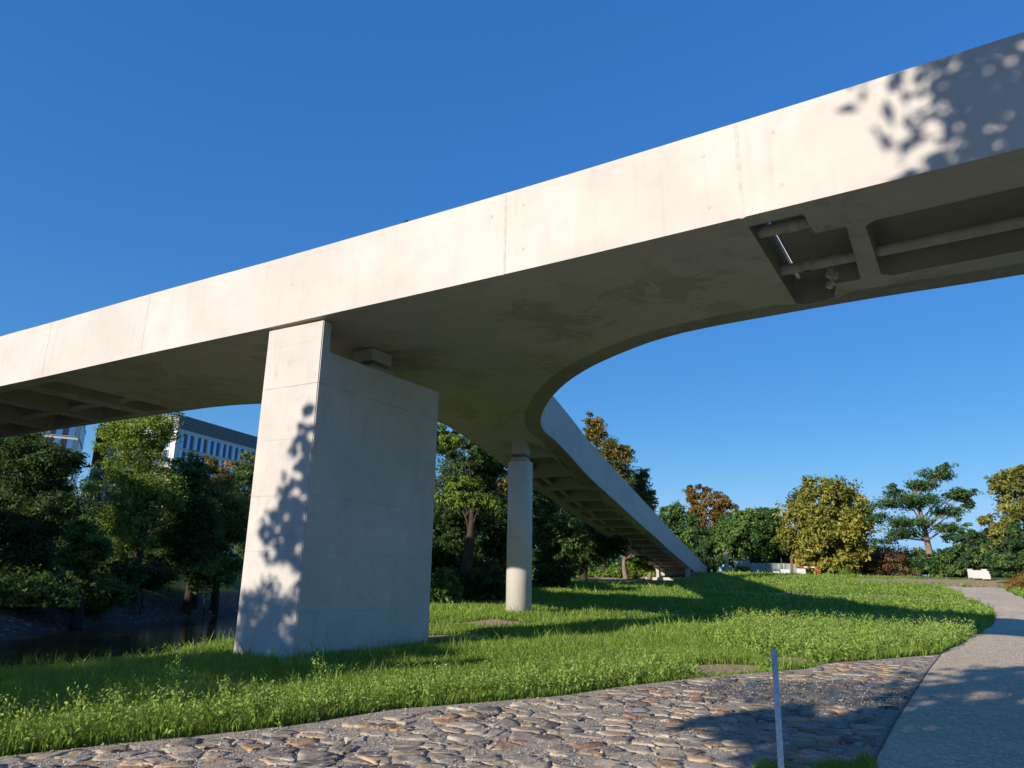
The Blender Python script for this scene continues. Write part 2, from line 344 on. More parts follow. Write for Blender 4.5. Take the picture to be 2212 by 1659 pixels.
structure(np_obj('path', V, F, t.fin(c, .9, 0, .2)))
m = MB(); E2 = catmull(edging, .3)
for i in range(len(E2) - 1):
    a, b = E2[i], E2[i + 1]; dd = (b - a) / np.linalg.norm(b - a); nn = np.array([-dd[1], dd[0]]) * .012
    q = [(*(a + nn), tz(*a) - .02), (*(b + nn), tz(*b) - .02), (*(b - nn), tz(*b) - .02), (*(a - nn), tz(*a) - .02)]
    m.add(q + [(x, y, z + .05) for x, y, z in q], [(4, 5, 6, 7), (0, 4, 5, 1), (2, 6, 7, 3), (0, 3, 7, 4), (1, 5, 6, 2)])
structure(m.build('path_edging', plain('rusty_edging', (.10, .085, .07), .8)))
# ------------------------------------------------------------------ stone paving : grit bed + individually shaped stones
WETC = hit(1790, 1500)
def wet_nodes(t, p):
    sub = t.n('ShaderNodeVectorMath', operation='SUBTRACT'); t.l(p, sub.inputs[0]); sub.inputs[1].default_value = (WETC[0], WETC[1], 0)
    ln = t.n('ShaderNodeVectorMath', operation='LENGTH'); t.l(t.mapped(sub.outputs[0], (.55, .95, 0), (0, 0, -.45)), ln.inputs[0])
    return t.rng(t.math('ADD', ln.outputs['Value'], t.math('MULTIPLY', t.math('SUBTRACT', t.noise(p, 1.8, 4), .5), 1.6)), 1.15, .9)
t = NT('grit_bedding'); p = t.pos(); f1 = t.noise(p, 90, 3, .8); f2 = t.noise(p, 3, 4); wet = wet_nodes(t, p)
vv = t.vor(p, 55); vc = t.vor(p, 55, 'F1', 'Color'); sc = t.n('ShaderNodeSeparateColor'); t.l(vc, sc.inputs[0])
c = t.mix(sc.outputs[0], (.26, .225, .185), (.56, .49, .40)); c = t.mix(t.rng(f2, .4, .7, 0, .35), c, (.20, .175, .145))
c = t.mix(t.math('MULTIPLY', wet, .75), c, (.035, .033, .033)); t.bump(t.math('ADD', t.math('SUBTRACT', 1., vv), f1), .9, .02)
gritm = t.fin(c, t.rng(wet, 0, 1, .9, .12), 0, .3)
sp = stone_poly; xs = np.arange(-14, 13, .3); ys = np.arange(-14, 22, .3); 
verts2 = [Vector((float(a), float(b))) for a, b in sp]; nb = len(verts2)
XX, YY = np.meshgrid(xs, ys); ok = inpoly(XX, YY, sp); verts2 += [Vector((float(a), float(b))) for a, b in zip(XX[ok], YY[ok])]
cv, ce, cf, *_ = delaunay_2d_cdt(verts2, [(i, (i + 1) % nb) for i in range(nb)], [], 0, 1e-5)
P2 = np.array([(q.x, q.y) for q in cv]); T = np.array([f for f in cf if len(f) == 3]); cen = P2[T].mean(1); T = T[inpoly(cen[:, 0], cen[:, 1], sp)]
structure(np_obj('stone_paving_bed', np.c_[P2, terrain(P2[:, 0], P2[:, 1]) + .013], T, gritm))
def clip(poly, mid, nrm):
    out = []
    for i in range(len(poly)):
        a, b = poly[i], poly[(i + 1) % len(poly)]; da = (a[0] - mid[0]) * nrm[0] + (a[1] - mid[1]) * nrm[1]; db = (b[0] - mid[0]) * nrm[0] + (b[1] - mid[1]) * nrm[1]
        if da <= 0: out.append(a)
        if (da < 0) != (db < 0) and da != db:
            k = da / (da - db); out.append((a[0] + (b[0] - a[0]) * k, a[1] + (b[1] - a[1]) * k))
    return out
rs = np.random.RandomState(3)
ax, ay, ang = .34, .22, .42
sites = {}
for i in range(-60, 70):
    for j in range(-70, 100):
        u = (i + (j % 2) * .5 + rs.uniform(-.48, .48)) * ax; v = (j + rs.uniform(-.48, .48)) * ay
        sites[i, j] = (u * math.cos(ang) - v * math.sin(ang), u * math.sin(ang) + v * math.cos(ang))
SV, SF3, SC = [], [], []
pal = [((.31, .275, .23), 5), ((.22, .20, .185), 5), ((.145, .135, .13), 4), ((.36, .29, .205), 4), ((.285, .195, .125), 3), ((.185, .11, .08), 2), ((.40, .365, .31), 3), ((.105, .10, .10), 2)]
pw = np.array([b for _, b in pal], float); pw /= pw.sum()
for (i, j), s0 in sites.items():
    if not (-9.5 < s0[0] < 12 and 4.8 < s0[1] < 21) or abs(s0[0]) > .8 * s0[1] + 1.5: continue
    if not bool(inpoly(np.array([s0[0]]), np.array([s0[1]]), sp)[0]): continue
    if rs.rand() < .12: continue
    poly = [(s0[0] + a, s0[1] + b) for a, b in ((-.5, -.5), (.5, -.5), (.5, .5), (-.5, .5))]
    for di in (-2, -1, 0, 1, 2):
        for dj in (-2, -1, 0, 1, 2):
            q = sites.get((i + di, j + dj))
            if q is None or (di == 0 and dj == 0): continue
            poly = clip(poly, ((s0[0] + q[0]) / 2, (s0[1] + q[1]) / 2), (q[0] - s0[0], q[1] - s0[1]))
            if not poly: break
        if not poly: break
    if len(poly) < 3: continue
    P = np.array(poly); c0 = P.mean(0); gap = rs.uniform(.86, 1.02); P = c0 + (P - c0) * gap
    Q = []
    for a, b in zip(P, np.roll(P, -1, 0)): Q += [a * .95 + b * .05, a * .7 + b * .3 + rs.normal(0, .009, 2), a * .35 + b * .65 + rs.normal(0, .011, 2)]
    Q = np.array(Q) + rs.normal(0, .011, (len(Q), 2)); ins = np.all(np.abs(Q - c0) < 1, 1).all()
    if not inpoly(Q[:, 0], Q[:, 1], sp).all(): continue
    nq = len(Q); z0 = tz(*c0); h = .021 + rs.normal(.0, .0045); tilt = rs.normal(0, .028, 2)
    R1 = c0 + (Q - c0) * .985; R2 = c0 + (Q - c0) * rs.uniform(.45, .75, (len(Q), 1))
    zz = lambda R, hh, js: z0 + hh + (R - c0) @ tilt + rs.normal(0, js, len(R))
    base = len(SV)
    for R, hh, js in ((Q, .0, 0), (R1, h, .003), (R2, h + .001, .003)):
        SV += [(a, b, z) for (a, b), z in zip(R, zz(R, hh, js))]
    SV.append((c0[0], c0[1], z0 + h + .001 + rs.normal(0, .003)))
    for r in (0, 1):
        for k in range(nq):
            a, b, c_, d_ = base + r * nq + k, base + r * nq + (k + 1) % nq, base + (r + 1) * nq + (k + 1) % nq, base + (r + 1) * nq + k
            SF3 += [(a, b, c_), (a, c_, d_)]
    SF3 += [(base + 2 * nq + k, base + 2 * nq + (k + 1) % nq, base + 3 * nq) for k in range(nq)]
    pc = np.array(pal[rs.choice(len(pal), p=pw)][0]) * rs.uniform(.85, 1.2) * np.array([1.33, 1.20, 1.02])
    SC += [(*pc, 1)] * (3 * nq + 1)
rg = np.random.RandomState(21); ng = 60000; r_ = np.sqrt(rg.uniform(5.5 ** 2, 14.5 ** 2, ng)); a_ = rg.uniform(-.78, .78, ng); X_, Y_ = r_ * np.sin(a_), r_ * np.cos(a_)
nzg = (np.sin(X_ * 5.1 + Y_ * 2.2) * np.sin(Y_ * 4.3 - X_ * 1.9) + np.sin(X_ * 2.1 - Y_ * 3.1) + np.sin(X_ * 11 + 3 * Y_) * np.sin(Y_ * 9)) / 2.4
kg = inpoly(X_, Y_, sp) & (nzg + rg.normal(0, .35, ng) > -.15); X_, Y_ = X_[kg], Y_[kg]; ng = len(X_)
Zg = terrain(X_, Y_) + rg.uniform(.012, .026, ng); sz = rg.uniform(.006, .015, ng) * (1 + .5 * (rg.rand(ng) < .1))
base6 = np.array([(1, 0, 0), (-.1, .9, 0), (-1, .1, 0), (.1, -1, 0), (0, 0, .7)])
Vg = base6[None] + rg.normal(0, .22, (ng, 5, 3)); ca, sa_ = np.cos(a_ := rg.uniform(0, 6.28, ng)), np.sin(a_)
Vg = np.stack([Vg[..., 0] * ca[:, None] - Vg[..., 1] * sa_[:, None], Vg[..., 0] * sa_[:, None] + Vg[..., 1] * ca[:, None], Vg[..., 2]], -1) * sz[:, None, None] + np.stack([X_, Y_, Zg], 1)[:, None]
Fg = (np.array([(0, 1, 4), (1, 2, 4), (2, 3, 4), (3, 0, 4)])[None] + (np.arange(ng) * 5)[:, None, None]).reshape(-1, 3)
t = NT('loose_gravel'); t.l(t.mix(t.attr('tint'), (.22, .19, .155), (.58, .50, .41)), t.b.inputs['Base Color']); gv_m = t.fin(None, .85, 0, .2)
gv_ = stuff(np_obj('gravel', Vg.reshape(-1, 3), Fg, gv_m, None, np.repeat(rg.rand(ng), 5))); tag(gv_, 'loose grey gravel scattered in the joints of the stone paving', 'gravel')
t = NT('paving_stone'); p = t.pos(); wet = wet_nodes(t, p)
q = t.n('ShaderNodeAttribute', attribute_name='stonecol'); f1 = t.noise(p, 14, 6, .7); f2 = t.noise(p, 80, 3)
c = t.mix(t.rng(f1, .3, .7), q.outputs['Color'], (.5, .5, .5), 'MULTIPLY'); c = t.mix(t.rng(f1, .35, .75), c, q.outputs['Color'])
gr = t.vor(p, 60, 'F1', 'Color'); gs = t.n('ShaderNodeSeparateColor'); t.l(gr, gs.inputs[0]); c = t.mix(t.rng(t.noise(p, 3.6, 7, .78), .50, .57, 0, .85), c, t.mix(gs.outputs[0], (.26, .225, .185), (.56, .49, .40)))
c = t.mix(t.math('MULTIPLY', wet, .78), c, (.028, .028, .030)); t.bump(t.math('ADD', f1, t.math('MULTIPLY', f2, .5)), .55, .02)
structure(np_obj('stone_paving', np.array(SV), np.array(SF3), t.fin(c, t.rng(wet, 0, 1, .82, .05), 0, .4), col=np.array(SC)))
# ------------------------------------------------------------------ footbridge
near_pts = [(-40, 34.9), (-24, 25.4), (-18.6, 22.25), (-14.85, 20.06), (-12.83, 18.93), (-9.07, 16.77), (-6.0, 15.06), (-4.87, 14.42), (-.2, 11.71), (3.34, 9.55), (6.3, 7.67), (10, 5.25), (16, 1.2), (25, -5)]
near = catmull(near_pts, .5)
rdir = np.array([.342, .94]); rdir /= np.linalg.norm(rdir); rn = np.array([-rdir[1], rdir[0]]); R0 = np.array([1.6, 26.])
RL = 57.4; RW = 3.1
rt = lambda s, q: R0 + rdir * s + rn * q
far_r = catmull([(27.4, -1.3), (18.5, 4.9), (12.5, 8.95), (8.75, 11.36), (6.79, 12.47), (5.34, 13.38), (3.98, 14.3), (3.2, 15.05), (2.58, 15.97), (1.95, 17.2), (1.47, 18.64), (1.14, 20.36), (.98, 22.19), (.99, 23.68), (1.2, 24.9), (1.6, 26.02), (2.14, 27.5)], .3)
ramp_r = np.array([rt(s, 0) for s in np.arange(2.2, RL + .1, .8)]); ramp_l = np.array([rt(s, RW) for s in np.arange(RL, 1.4, -.8)])
far_l = catmull([(-1.42, 26.75), (-1.85, 25.5), (-2.45, 23.85), (-3.3, 22.6), (-4.6, 21.72), (-6.2, 21.42), (-7.85, 21.61), (-9.22, 22.05), (-11.13, 23.02), (-14.84, 25.05), (-19.92, 27.85), (-26.5, 31.5), (-42, 40.2)], .3)
loop = np.vstack([near, far_r, ramp_r, ramp_l, far_l]); NL = len(loop)
i_fr0 = len(near); i_rr1 = len(near) + len(far_r) + 6
def sA(P): return (P[..., 0] - R0[0]) * rdir[0] + (P[..., 1] - R0[1]) * rdir[1]
zF = np.array([(-60, 6.9), (20, 6.92), (23.5, 6.92), (26, 6.82), (28, 6.58), (30.6, 6.2), (37, 5.66), (43.5, 5.1), (49, 4.68), (52.7, 4.32), (59.4, 3.83), (69.5, 3.08), (80, 2.3), (90, 1.6)])
def zs(P):
    P = np.asarray(P, float); return np.interp(sA(P) * rdir[1] + 26, zF[:, 0], zF[:, 1])
HP, HT, HS = 1.6, .28, .62
nd = np.concatenate([[0], np.cumsum(np.linalg.norm(np.diff(catmull(near_pts, .5), axis=0), axis=1))])
S0 = float(np.interp(-24, near[:, 0], nd))                        # s is counted from the point (-24, 25.4)
def st(s, q):
    s = s + S0; a = np.array([np.interp(s, nd, near[:, 0]), np.interp(s, nd, near[:, 1])]); b = np.array([np.interp(s + .05, nd, near[:, 0]), np.interp(s + .05, nd, near[:, 1])])
    d = (b - a) / np.linalg.norm(b - a); return a + q * np.array([-d[1], d[0]])
holes = []
holes.append([st(31.62, .34), st(32.40, .34), st(32.44, 1.05), st(32.88, 1.08), st(32.80, 3.25), st(32.42, 3.24), st(32.28, 3.9), st(32.1, 4.02), st(31.75, 4.02), st(31.62, 3.85)])
def cham(s0, s1, q0, q1, f, c=.14): return [f(s0, q0 + c), f(s0 + c, q0), f(s1 - c, q0), f(s1, q0 + c), f(s1, q1 - c), f(s1 - c, q1), f(s0 + c, q1), f(s0, q1 - c)]
for a, b in ((33.12, 38.2), (38.7, 43.6), (44.1, 49)): holes.append(cham(a, b, 1.06, 3.34, st))
for a, b in ((11.8, 12.9), (9.05, 11.15), (6.05, 8.62), (3.2, 5.6), (.4, 2.8), (-2.4, 0), (-5.2, -2.8)): holes.append(cham(a, b, .42, 4.0, st))
rib = 2.75
k = 2.2
while k < 46: holes.append(cham(k, k + 2.3, .5, RW - .5, rt, .22)); k += rib
holes = [np.array(h) if np.cross(h[1] - h[0], h[2] - h[1]) > 0 else np.array(h)[::-1] for h in holes]
seg = np.roll(loop, -1, 0) - np.roll(loop, 1, 0); seg /= np.linalg.norm(seg, axis=1)[:, None]; inw = np.stack([-seg[:, 1], seg[:, 0]], 1)
inner = loop + inw * HT
def cdt(rings, extra=()):
    vs = []; es = []
    for r in rings:
        o = len(vs); vs += [Vector((float(a), float(b))) for a, b in r]; es += [(o + i, o + (i + 1) % len(r)) for i in range(len(r))]
    vs += [Vector((float(a), float(b))) for a, b in extra]
    cv, ce, cf, *_ = delaunay_2d_cdt(vs, es, [], 0, 1e-5)
    P = np.array([(q.x, q.y) for q in cv]); T = np.array([f for f in cf if len(f) == 3]); c = P[T].mean(1)
    keep = inpoly(c[:, 0], c[:, 1], rings[0])
    for r in rings[1:]: keep &= ~inpoly(c[:, 0], c[:, 1], r)
    return P, T[keep]
band_idx = np.arange(i_fr0 + 18, i_rr1); band = loop[band_idx] + inw[band_idx] * .62
gap = np.array([st(31.70, .5), st(31.765, .5), st(31.765, 3.8), st(31.70, 3.8)])
P, T = cdt([loop] + holes, band)
dv = [(a, b, z) for (a, b), z in zip(P, zs(P))]; df_ = [tuple(f[::-1]) for f in T]
dmin = np.min(np.hypot(P[:, None, 0] - loop[band_idx][None, :, 0], P[:, None, 1] - loop[band_idx][None, :, 1]), 1)
edgeatt = [1. if q < .05 else 0. for q in dmin]
def addring(A, za, B, zb):
    o = len(dv); n = len(A)
    for X, z in ((A, za), (B, zb)): dv.extend((a, b, c) for (a, b), c in zip(X, z)); edgeatt.extend([0.] * n)
    df_.extend((o + i, o + (i + 1) % n, o + n + (i + 1) % n, o + n + i) for i in range(n))
zl = zs(loop); coffers = []
addring(loop, zl, loop, zl + HP)                                   # fascia
addring(loop, zl + HP, inner, zl + HP)                             # parapet top
addring(inner, zl + HP, inner, zl + HS)                            # parapet inside
P, T = cdt([inner, gap]); o = len(dv); dv += [(a, b, z + HS) for (a, b), z in zip(P, zs(P))]; edgeatt += [0.] * len(P); df_ += [tuple(int(q) + o for q in f) for f in T]
addring(gap, zs(gap) + HS, gap, zs(gap) + .46)
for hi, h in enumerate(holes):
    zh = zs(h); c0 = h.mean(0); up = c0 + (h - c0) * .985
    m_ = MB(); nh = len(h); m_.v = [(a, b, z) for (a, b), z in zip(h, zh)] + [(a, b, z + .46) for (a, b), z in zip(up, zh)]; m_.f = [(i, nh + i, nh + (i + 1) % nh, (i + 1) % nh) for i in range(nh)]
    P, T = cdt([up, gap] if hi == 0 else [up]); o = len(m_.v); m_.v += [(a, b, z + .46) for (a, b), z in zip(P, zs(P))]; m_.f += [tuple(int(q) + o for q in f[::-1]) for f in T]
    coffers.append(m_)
bridge = empty('footbridge', (-.2, 11.71, 6.9), 'pale concrete footbridge whose deck crosses the whole picture and forks into a ramp', 'bridge')
off = Vector(bridge.location)
me = bpy.data.meshes.new('deck'); me.from_pydata([Vector(v) - off for v in dv], [], df_); me.update()
a = me.attributes.new('edgeband', 'FLOAT', 'POINT'); a.data.foreach_set('value', np.array(edgeatt, np.float32)); me.materials.append(M['deck'])
bpy_deck = link(bpy.data.objects.new('deck', me), bridge)
def bpart(m, name, mat, smooth=False):
    m.v = [tuple(Vector(v) - off) for v in m.v]; return m.build(name, mat, bridge, smooth)
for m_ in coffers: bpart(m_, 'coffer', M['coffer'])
def strip(s, wd, mat, name, z0=0, z1=HP):
    a, b = st(s - wd / 2, -.004), st(s + wd / 2, -.004); a2, b2 = st(s - wd / 2, .05), st(s + wd / 2, .05)
    m = MB(); m.prism([a, b, b2, a2], 6.9 + z0, 6.9 + z1 - .002); bpart(m, name, mat)
strip(31.62, .052, M['joint'], 'joint_strip'); strip(31.655, .006, M['joint_edge'], 'joint_line'); strip(31.585, .006, M['joint_edge'], 'joint_line')
strip(27.50, .034, M['hairline'], 'joint_line', .02); strip(27.465, .006, M['joint_edge'], 'joint_line')
for s_ in (12.9, 17.25, 8.4, 35.6): strip(s_, .007, M['hairline'], 'joint_line', .1)
for s_, h_ in ((27.2, 1.22), (27.86, 1.28), (27.87, .42), (31.1, 1.22), (31.14, .32), (32.15, 1.27), (32.2, .38), (22.2, .9)):
    m = MB(); a = st(s_, -.004); b = st(s_, .03); m.tube([(*a, 6.9 + h_), (*b, 6.9 + h_)], .032, 14); bpart(m, 'tie_plug', M['plug'])
def pipe(pts, r=.105, name='drain_pipe'):
    m = MB(); m.tube(pts, r, 14); return bpart(m, name, M['pipe'], True)
pipe([(*st(s_, 2.62), 7.10) for s_ in np.arange(31.4, 49, .5)], .095); pipe([(*st(s_, 1.02), 7.12) for s_ in np.arange(31.4, 32.9, .4)], .095)
for s_ in (31.95, 32.0): m = MB(); m.tube([(*st(s_, 2.62), 7.10), (*st(s_ + .16, 2.62), 7.10)], .106, 14); bpart(m, 'pipe_sleeve', M['pipe'], True)
m = MB(); m.tube([(*st(32.05, 1.02), 7.12), (*st(32.25, 1.02), 7.12)], .106, 14); bpart(m, 'pipe_sleeve', M['pipe'], True)
m = MB(); b0 = st(32.36, 3.30)
for dx, dy, dz, sz in ((0, 0, .12, .16), (.05, .04, .0, .13), (-.04, .05, -.08, .10), (.02, -.08, .05, .12)): m.box((b0[0] + dx, b0[1] + dy, 7.02 + dz), (sz, sz * .8, sz), .5, .2, .3)
bpart(m, 'foam_plug', M['white_pvc'])
pipe([(*st(s_, 3.05), 7.12) for s_ in np.arange(-5, 13.2, .5)], .11)
for q in (.78, 2.28): pipe([(*rt(s_, q), float(zs(rt(s_, q))) + .20) for s_ in np.arange(1.6, 46, 1.)], .10)
# pier
pier = empty('bridge_pier', (-3.53, 16, .28), 'broad slab like concrete pier carrying the bridge, with leaf shadow on its narrow sunlit face', 'bridge pier')
po = Vector(pier.location)
def ppart(m, name, mat, par=pier, o=po, bevel=0, smooth=False):
    m.v = [tuple(Vector(v) - o) for v in m.v]; return m.build(name, mat, par, smooth, bevel)
A_, B_, C_, D_ = [np.array(q) for q in PIER]; lu = (C_ - B_) / np.linalg.norm(C_ - B_)
ZN, ZP = 6.24, 6.865; A2, B2 = A_ + lu * .24, B_ + lu * .24
m = MB(); prof = [A_, B_, C_, D_]
vs = [(*q, -.6) for q in (A_, B_, C_, D_)] + [(*A_, ZP), (*B_, ZP), (*B2, ZP), (*A2, ZP), (*A2, ZN), (*B2, ZN), (*C_, ZN), (*D_, ZN)]
m.add(vs, [(3, 2, 1, 0), (0, 1, 5, 4), (4, 5, 6, 7), (7, 6, 9, 8), (8, 9, 10, 11), (2, 3, 11, 10), (1, 2, 10, 9, 6, 5), (3, 0, 4, 7, 8, 11)])
ppart(m, 'shaft', M['pier'], bevel=.018)
m = MB(); bc = B_ + lu * 2.3 + (A_ - B_) / np.linalg.norm(A_ - B_) * .72; az = math.atan2(lu[1], lu[0])
m.box((*bc, ZN + .12), (.8, .66, .24), az); ppart(m, 'bearing_plinth', M['plain_conc'], bevel=.01)
m = MB(); m.box((*bc, ZN + .30), (.5, .45, .12), az); ppart(m, 'bearing', M['steel'])
m = MB(); m.box((*bc, ZN + .505), (.66, .6, .29), az); ppart(m, 'bearing_cap', M['plain_conc'])
m = MB(); m.prism(pier_grow(.42), -.6, .268); ppart(m, 'footing', M['plain_conc'], bevel=.02)
for u_, z_ in ((1.0, 3.62), (2.1, 3.60), (3.2, 3.66), (.9, 2.55), (1.9, 2.52), (3.0, 2.57), (1.9, 1.45), (2.8, 1.47), (3.35, 1.46), (.75, 4.75), (2.6, 4.78), (3.3, 1.02), (.6, .98)):
    a = B_ + lu * u_; nn = np.array([lu[1], -lu[0]]); m = MB(); m.tube([(*(a + nn * .004), z_), (*(a - nn * .02), z_)], .026, 12); ppart(m, 'tie_plug', M['plug'])
# column
cxy = np.array([.36, 26.6]); ctz = tz(*cxy)
colm = empty('bridge_column', (*cxy, ctz), 'round concrete column under the start of the ramp, sunlit at its foot', 'bridge column')
co = Vector(colm.location)
m = MB(); m.tube([(*cxy, -.4), (*cxy, 6.02), (*cxy, 6.05)], [.455, .455, .437], 48); ppart(m, 'shaft', M['column'], colm, co)
for o_ in colm.children: 
    for pl in o_.data.polygons: pl.use_smooth = abs(pl.normal.z) < .5
m = MB(); m.box((*cxy, 6.13), (.56, .56, .16), 1.2); ppart(m, 'bearing_plinth', M['plain_conc'], colm, co, .01)
m = MB(); m.tube([(*cxy, 6.21), (*cxy, 6.30)], .21, 24); m.box((*cxy, 6.325), (.5, .5, .05), 1.2); ppart(m, 'bearing', M['steel'], colm, co)
m = MB(); m.box((*cxy, 6.59), (.52, .52, .48), 1.2); ppart(m, 'bearing_cap', M['plain_conc'], colm, co)
# abutment at the ramp's foot
ac = rt(42.2, RW / 2); abz = tz(*ac); ab = empty('bridge_abutment', (*ac, abz), 'low white concrete abutment with two short posts under the foot of the ramp', 'abutment'); ao = Vector(ab.location)
az = math.atan2(rdir[1], rdir[0]); zt = float(zs(ac))
m = MB(); c_ = rt(42.4, RW / 2); m.box((*c_, abz + .02), (2.2, 4.6, .3), az); ppart(m, 'base_slab', M['plain_conc'], ab, ao, .015)
for q in (.25, RW - .2):
    m = MB(); c_ = rt(42.0, q); zt2 = float(zs(c_)); m.box((*c_, (abz + .15 + zt2) / 2 + .01), (.5, .36, zt2 - abz - .16), az); ppart(m, 'post', M['plain_conc'], ab, ao, .01)
m = MB(); c_ = rt(45.6, RW / 2); m.box((*c_, abz), (.5, RW - .1, 1.9), az); ppart(m, 'back_wall', M['plain_conc'], ab, ao)
# ------------------------------------------------------------------ trees
rs = np.random.RandomState(11)
def leaves(C, N, size, asp, n, up=.55):
    """n leaf quads round the points C with outward normals N"""
    nrm = N * .55 + rs.normal(0, .55, N.shape) + np.array([0, 0, up]); nrm /= np.linalg.norm(nrm, axis=1)[:, None] + 1e-9
    a = rs.normal(0, 1, N.shape); a -= (a * nrm).sum(1)[:, None] * nrm; a /= np.linalg.norm(a, axis=1)[:, None] + 1e-9
    b = np.cross(nrm, a); L_ = size * rs.uniform(.6, 1.35, len(C))[:, None]; W_ = L_ * asp
    dr = np.zeros_like(C); dr[:, 2] = -.18 * L_[:, 0]
    V = np.stack([C - a * L_ * .5, C + b * W_ * .5 + nrm * L_ * .06, C + a * L_ * .5 + dr, C - b * W_ * .5 + nrm * L_ * .06], 1).reshape(-1, 3)
    return V, np.arange(len(V)).reshape(-1, 4)
def make_tree(name, label, base, crown, nclump, nleaf, lsize, mat, bark='bark', tr=.25, group=None, asp=.5, flat=.6, rc=.2, shell=.6, lean=(0, 0), fork=.35, tone=0., toneh=0., cat='tree', limbs=14, top=None, bare=0):
    """crown: ellipsoids (dx,dy,z,rx,ry,rz) in metres from the base; nclump leaf clumps are spread through them"""
    base = Vector(base); root = empty(name, base, label, cat, group); nleaf = int(nleaf * 2.3); lsize *= 1.0; nclump = int(nclump * 1.05)
    E = np.array(crown, float); vol = (E[:, 3] * E[:, 4] * E[:, 5]) ** (2 / 3.); vol /= vol.sum()
    ei = rs.choice(len(E), nclump, p=vol); d = rs.normal(0, 1, (nclump, 3)); d /= np.linalg.norm(d, axis=1)[:, None]
    r = shell + (1 - shell) * rs.rand(nclump); r = np.where(rs.rand(nclump) < .22, r * rs.rand(nclump), r)
    CC = E[ei, :3] + d * r[:, None] * E[ei, 3:]
    CC[:, 2] = np.maximum(CC[:, 2], .15)
    cr = (E[ei, 3] + E[ei, 5]) / 2 * rc * rs.uniform(.6, 1.45, nclump)
    ns = 6; sub = CC[:, None, :] + rs.normal(0, .62, (nclump, ns, 3)) * cr[:, None, None] * np.array([1.1, 1.1, max(flat, .3)])
    sr = cr[:, None] * rs.uniform(.25, .6, (nclump, ns))
    cl = np.repeat(np.arange(nclump), nleaf); si = rs.randint(0, ns, len(cl)); u = np.clip(rs.normal(0, 1, (len(cl), 3)), -1.5, 1.5)
    LP = sub[cl, si] + u * sr[cl, si][:, None] * np.array([1.1, 1.1, .35 + .65 * flat])
    LP[:, 2] = np.maximum(LP[:, 2], .05)
    outw = (LP - E[ei[cl], :3]) / E[ei[cl], 3:]; outw /= np.linalg.norm(outw, axis=1)[:, None] + 1e-9
    V, Fq = leaves(LP, u * .35 + outw * .5, lsize, asp, len(cl), .45)
    ct = rs.normal(0, .17, nclump); zmax = (E[:, 2] + E[:, 5]).max()
    tint = .45 + tone + ct[cl] + rs.normal(0, .13, len(cl)) + toneh * (LP[:, 2] / zmax - .5)
    np_obj('crown', V, Fq, M[mat], root, np.repeat(np.clip(tint, 0, 1), 4))
    # trunk and limbs
    m = MB(); H = (top if top else float((E[:, 2] * vol).sum() + E[:, 5].max() * .45)); tp = Vector((lean[0], lean[1], H))
    def tpt(k): 
        return Vector((lean[0] * k ** 1.3 + .12 * math.sin(5 * k + base.x), lean[1] * k ** 1.3 + .12 * math.sin(4 * k + base.y), H * k)) if k > 0 else Vector((0, 0, -.4))
    ks = [0, .06, .2, .35, .5, .65, .8, 1]; m.tube([tpt(k) for k in ks], [tr * 1.35, tr * 1.08, tr * .92, tr * .8, tr * .62, tr * .45, tr * .28, tr * .06], 8)
    order = rs.permutation(nclump)[:limbs]
    for q in order:
        e = Vector(CC[q]); k = min(.93, max(fork, (e.z / H) * .72 - .05 + rs.uniform(-.06, .06))); s_ = tpt(k); mid = s_.lerp(e, .5) + Vector((rs.normal(0, .15), rs.normal(0, .15), .12 * (e - s_).length * .6))
        rb = tr * (1 - k * .8) * rs.uniform(.22, .40); m.tube([s_, s_.lerp(mid, .55), mid, mid.lerp(e, .6), e], [rb, rb * .8, rb * .6, rb * .4, rb * .12], 5, False)
        for _ in range(2):
            g = e + Vector(rs.normal(0, 1, 3)) * float(cr[q]) * .9; m.tube([mid, mid.lerp(g, .5), g], [rb * .4, rb * .25, rb * .06], 4, False)
    m.build('trunk', M[bark], root, True)
    return root
def px_ell(cx, cy, rx, ry, F, base, depth=None):
    """crown ellipsoid whose outline measures rx by ry print pixels at distance F"""
    c = atF(cx, cy, F); k = F / FPX * 1.03
    return (c.x - base[0], (depth[1] if depth else 0) + F - base[1], c.z - base[2], rx * k, (depth[0] if depth else rx * .8) * k, ry * k)
def gbase(px, F, dz=0):
    d = ray(px, 1250); x = d[0] / d[1] * F; return (x, F, tz(x, F) + dz)
def ptree(name, label, px, F, ells, **kw):
    b = gbase(px, F); return make_tree(name, label, b, [px_ell(*e, F, b) for e in ells], **kw)
WOOD = 'woodland trees beyond the pier'; BANK = 'trees on the far river bank'; PARK = 'park trees behind the meadow'; SHRUB = 'shrubs along the park fence'
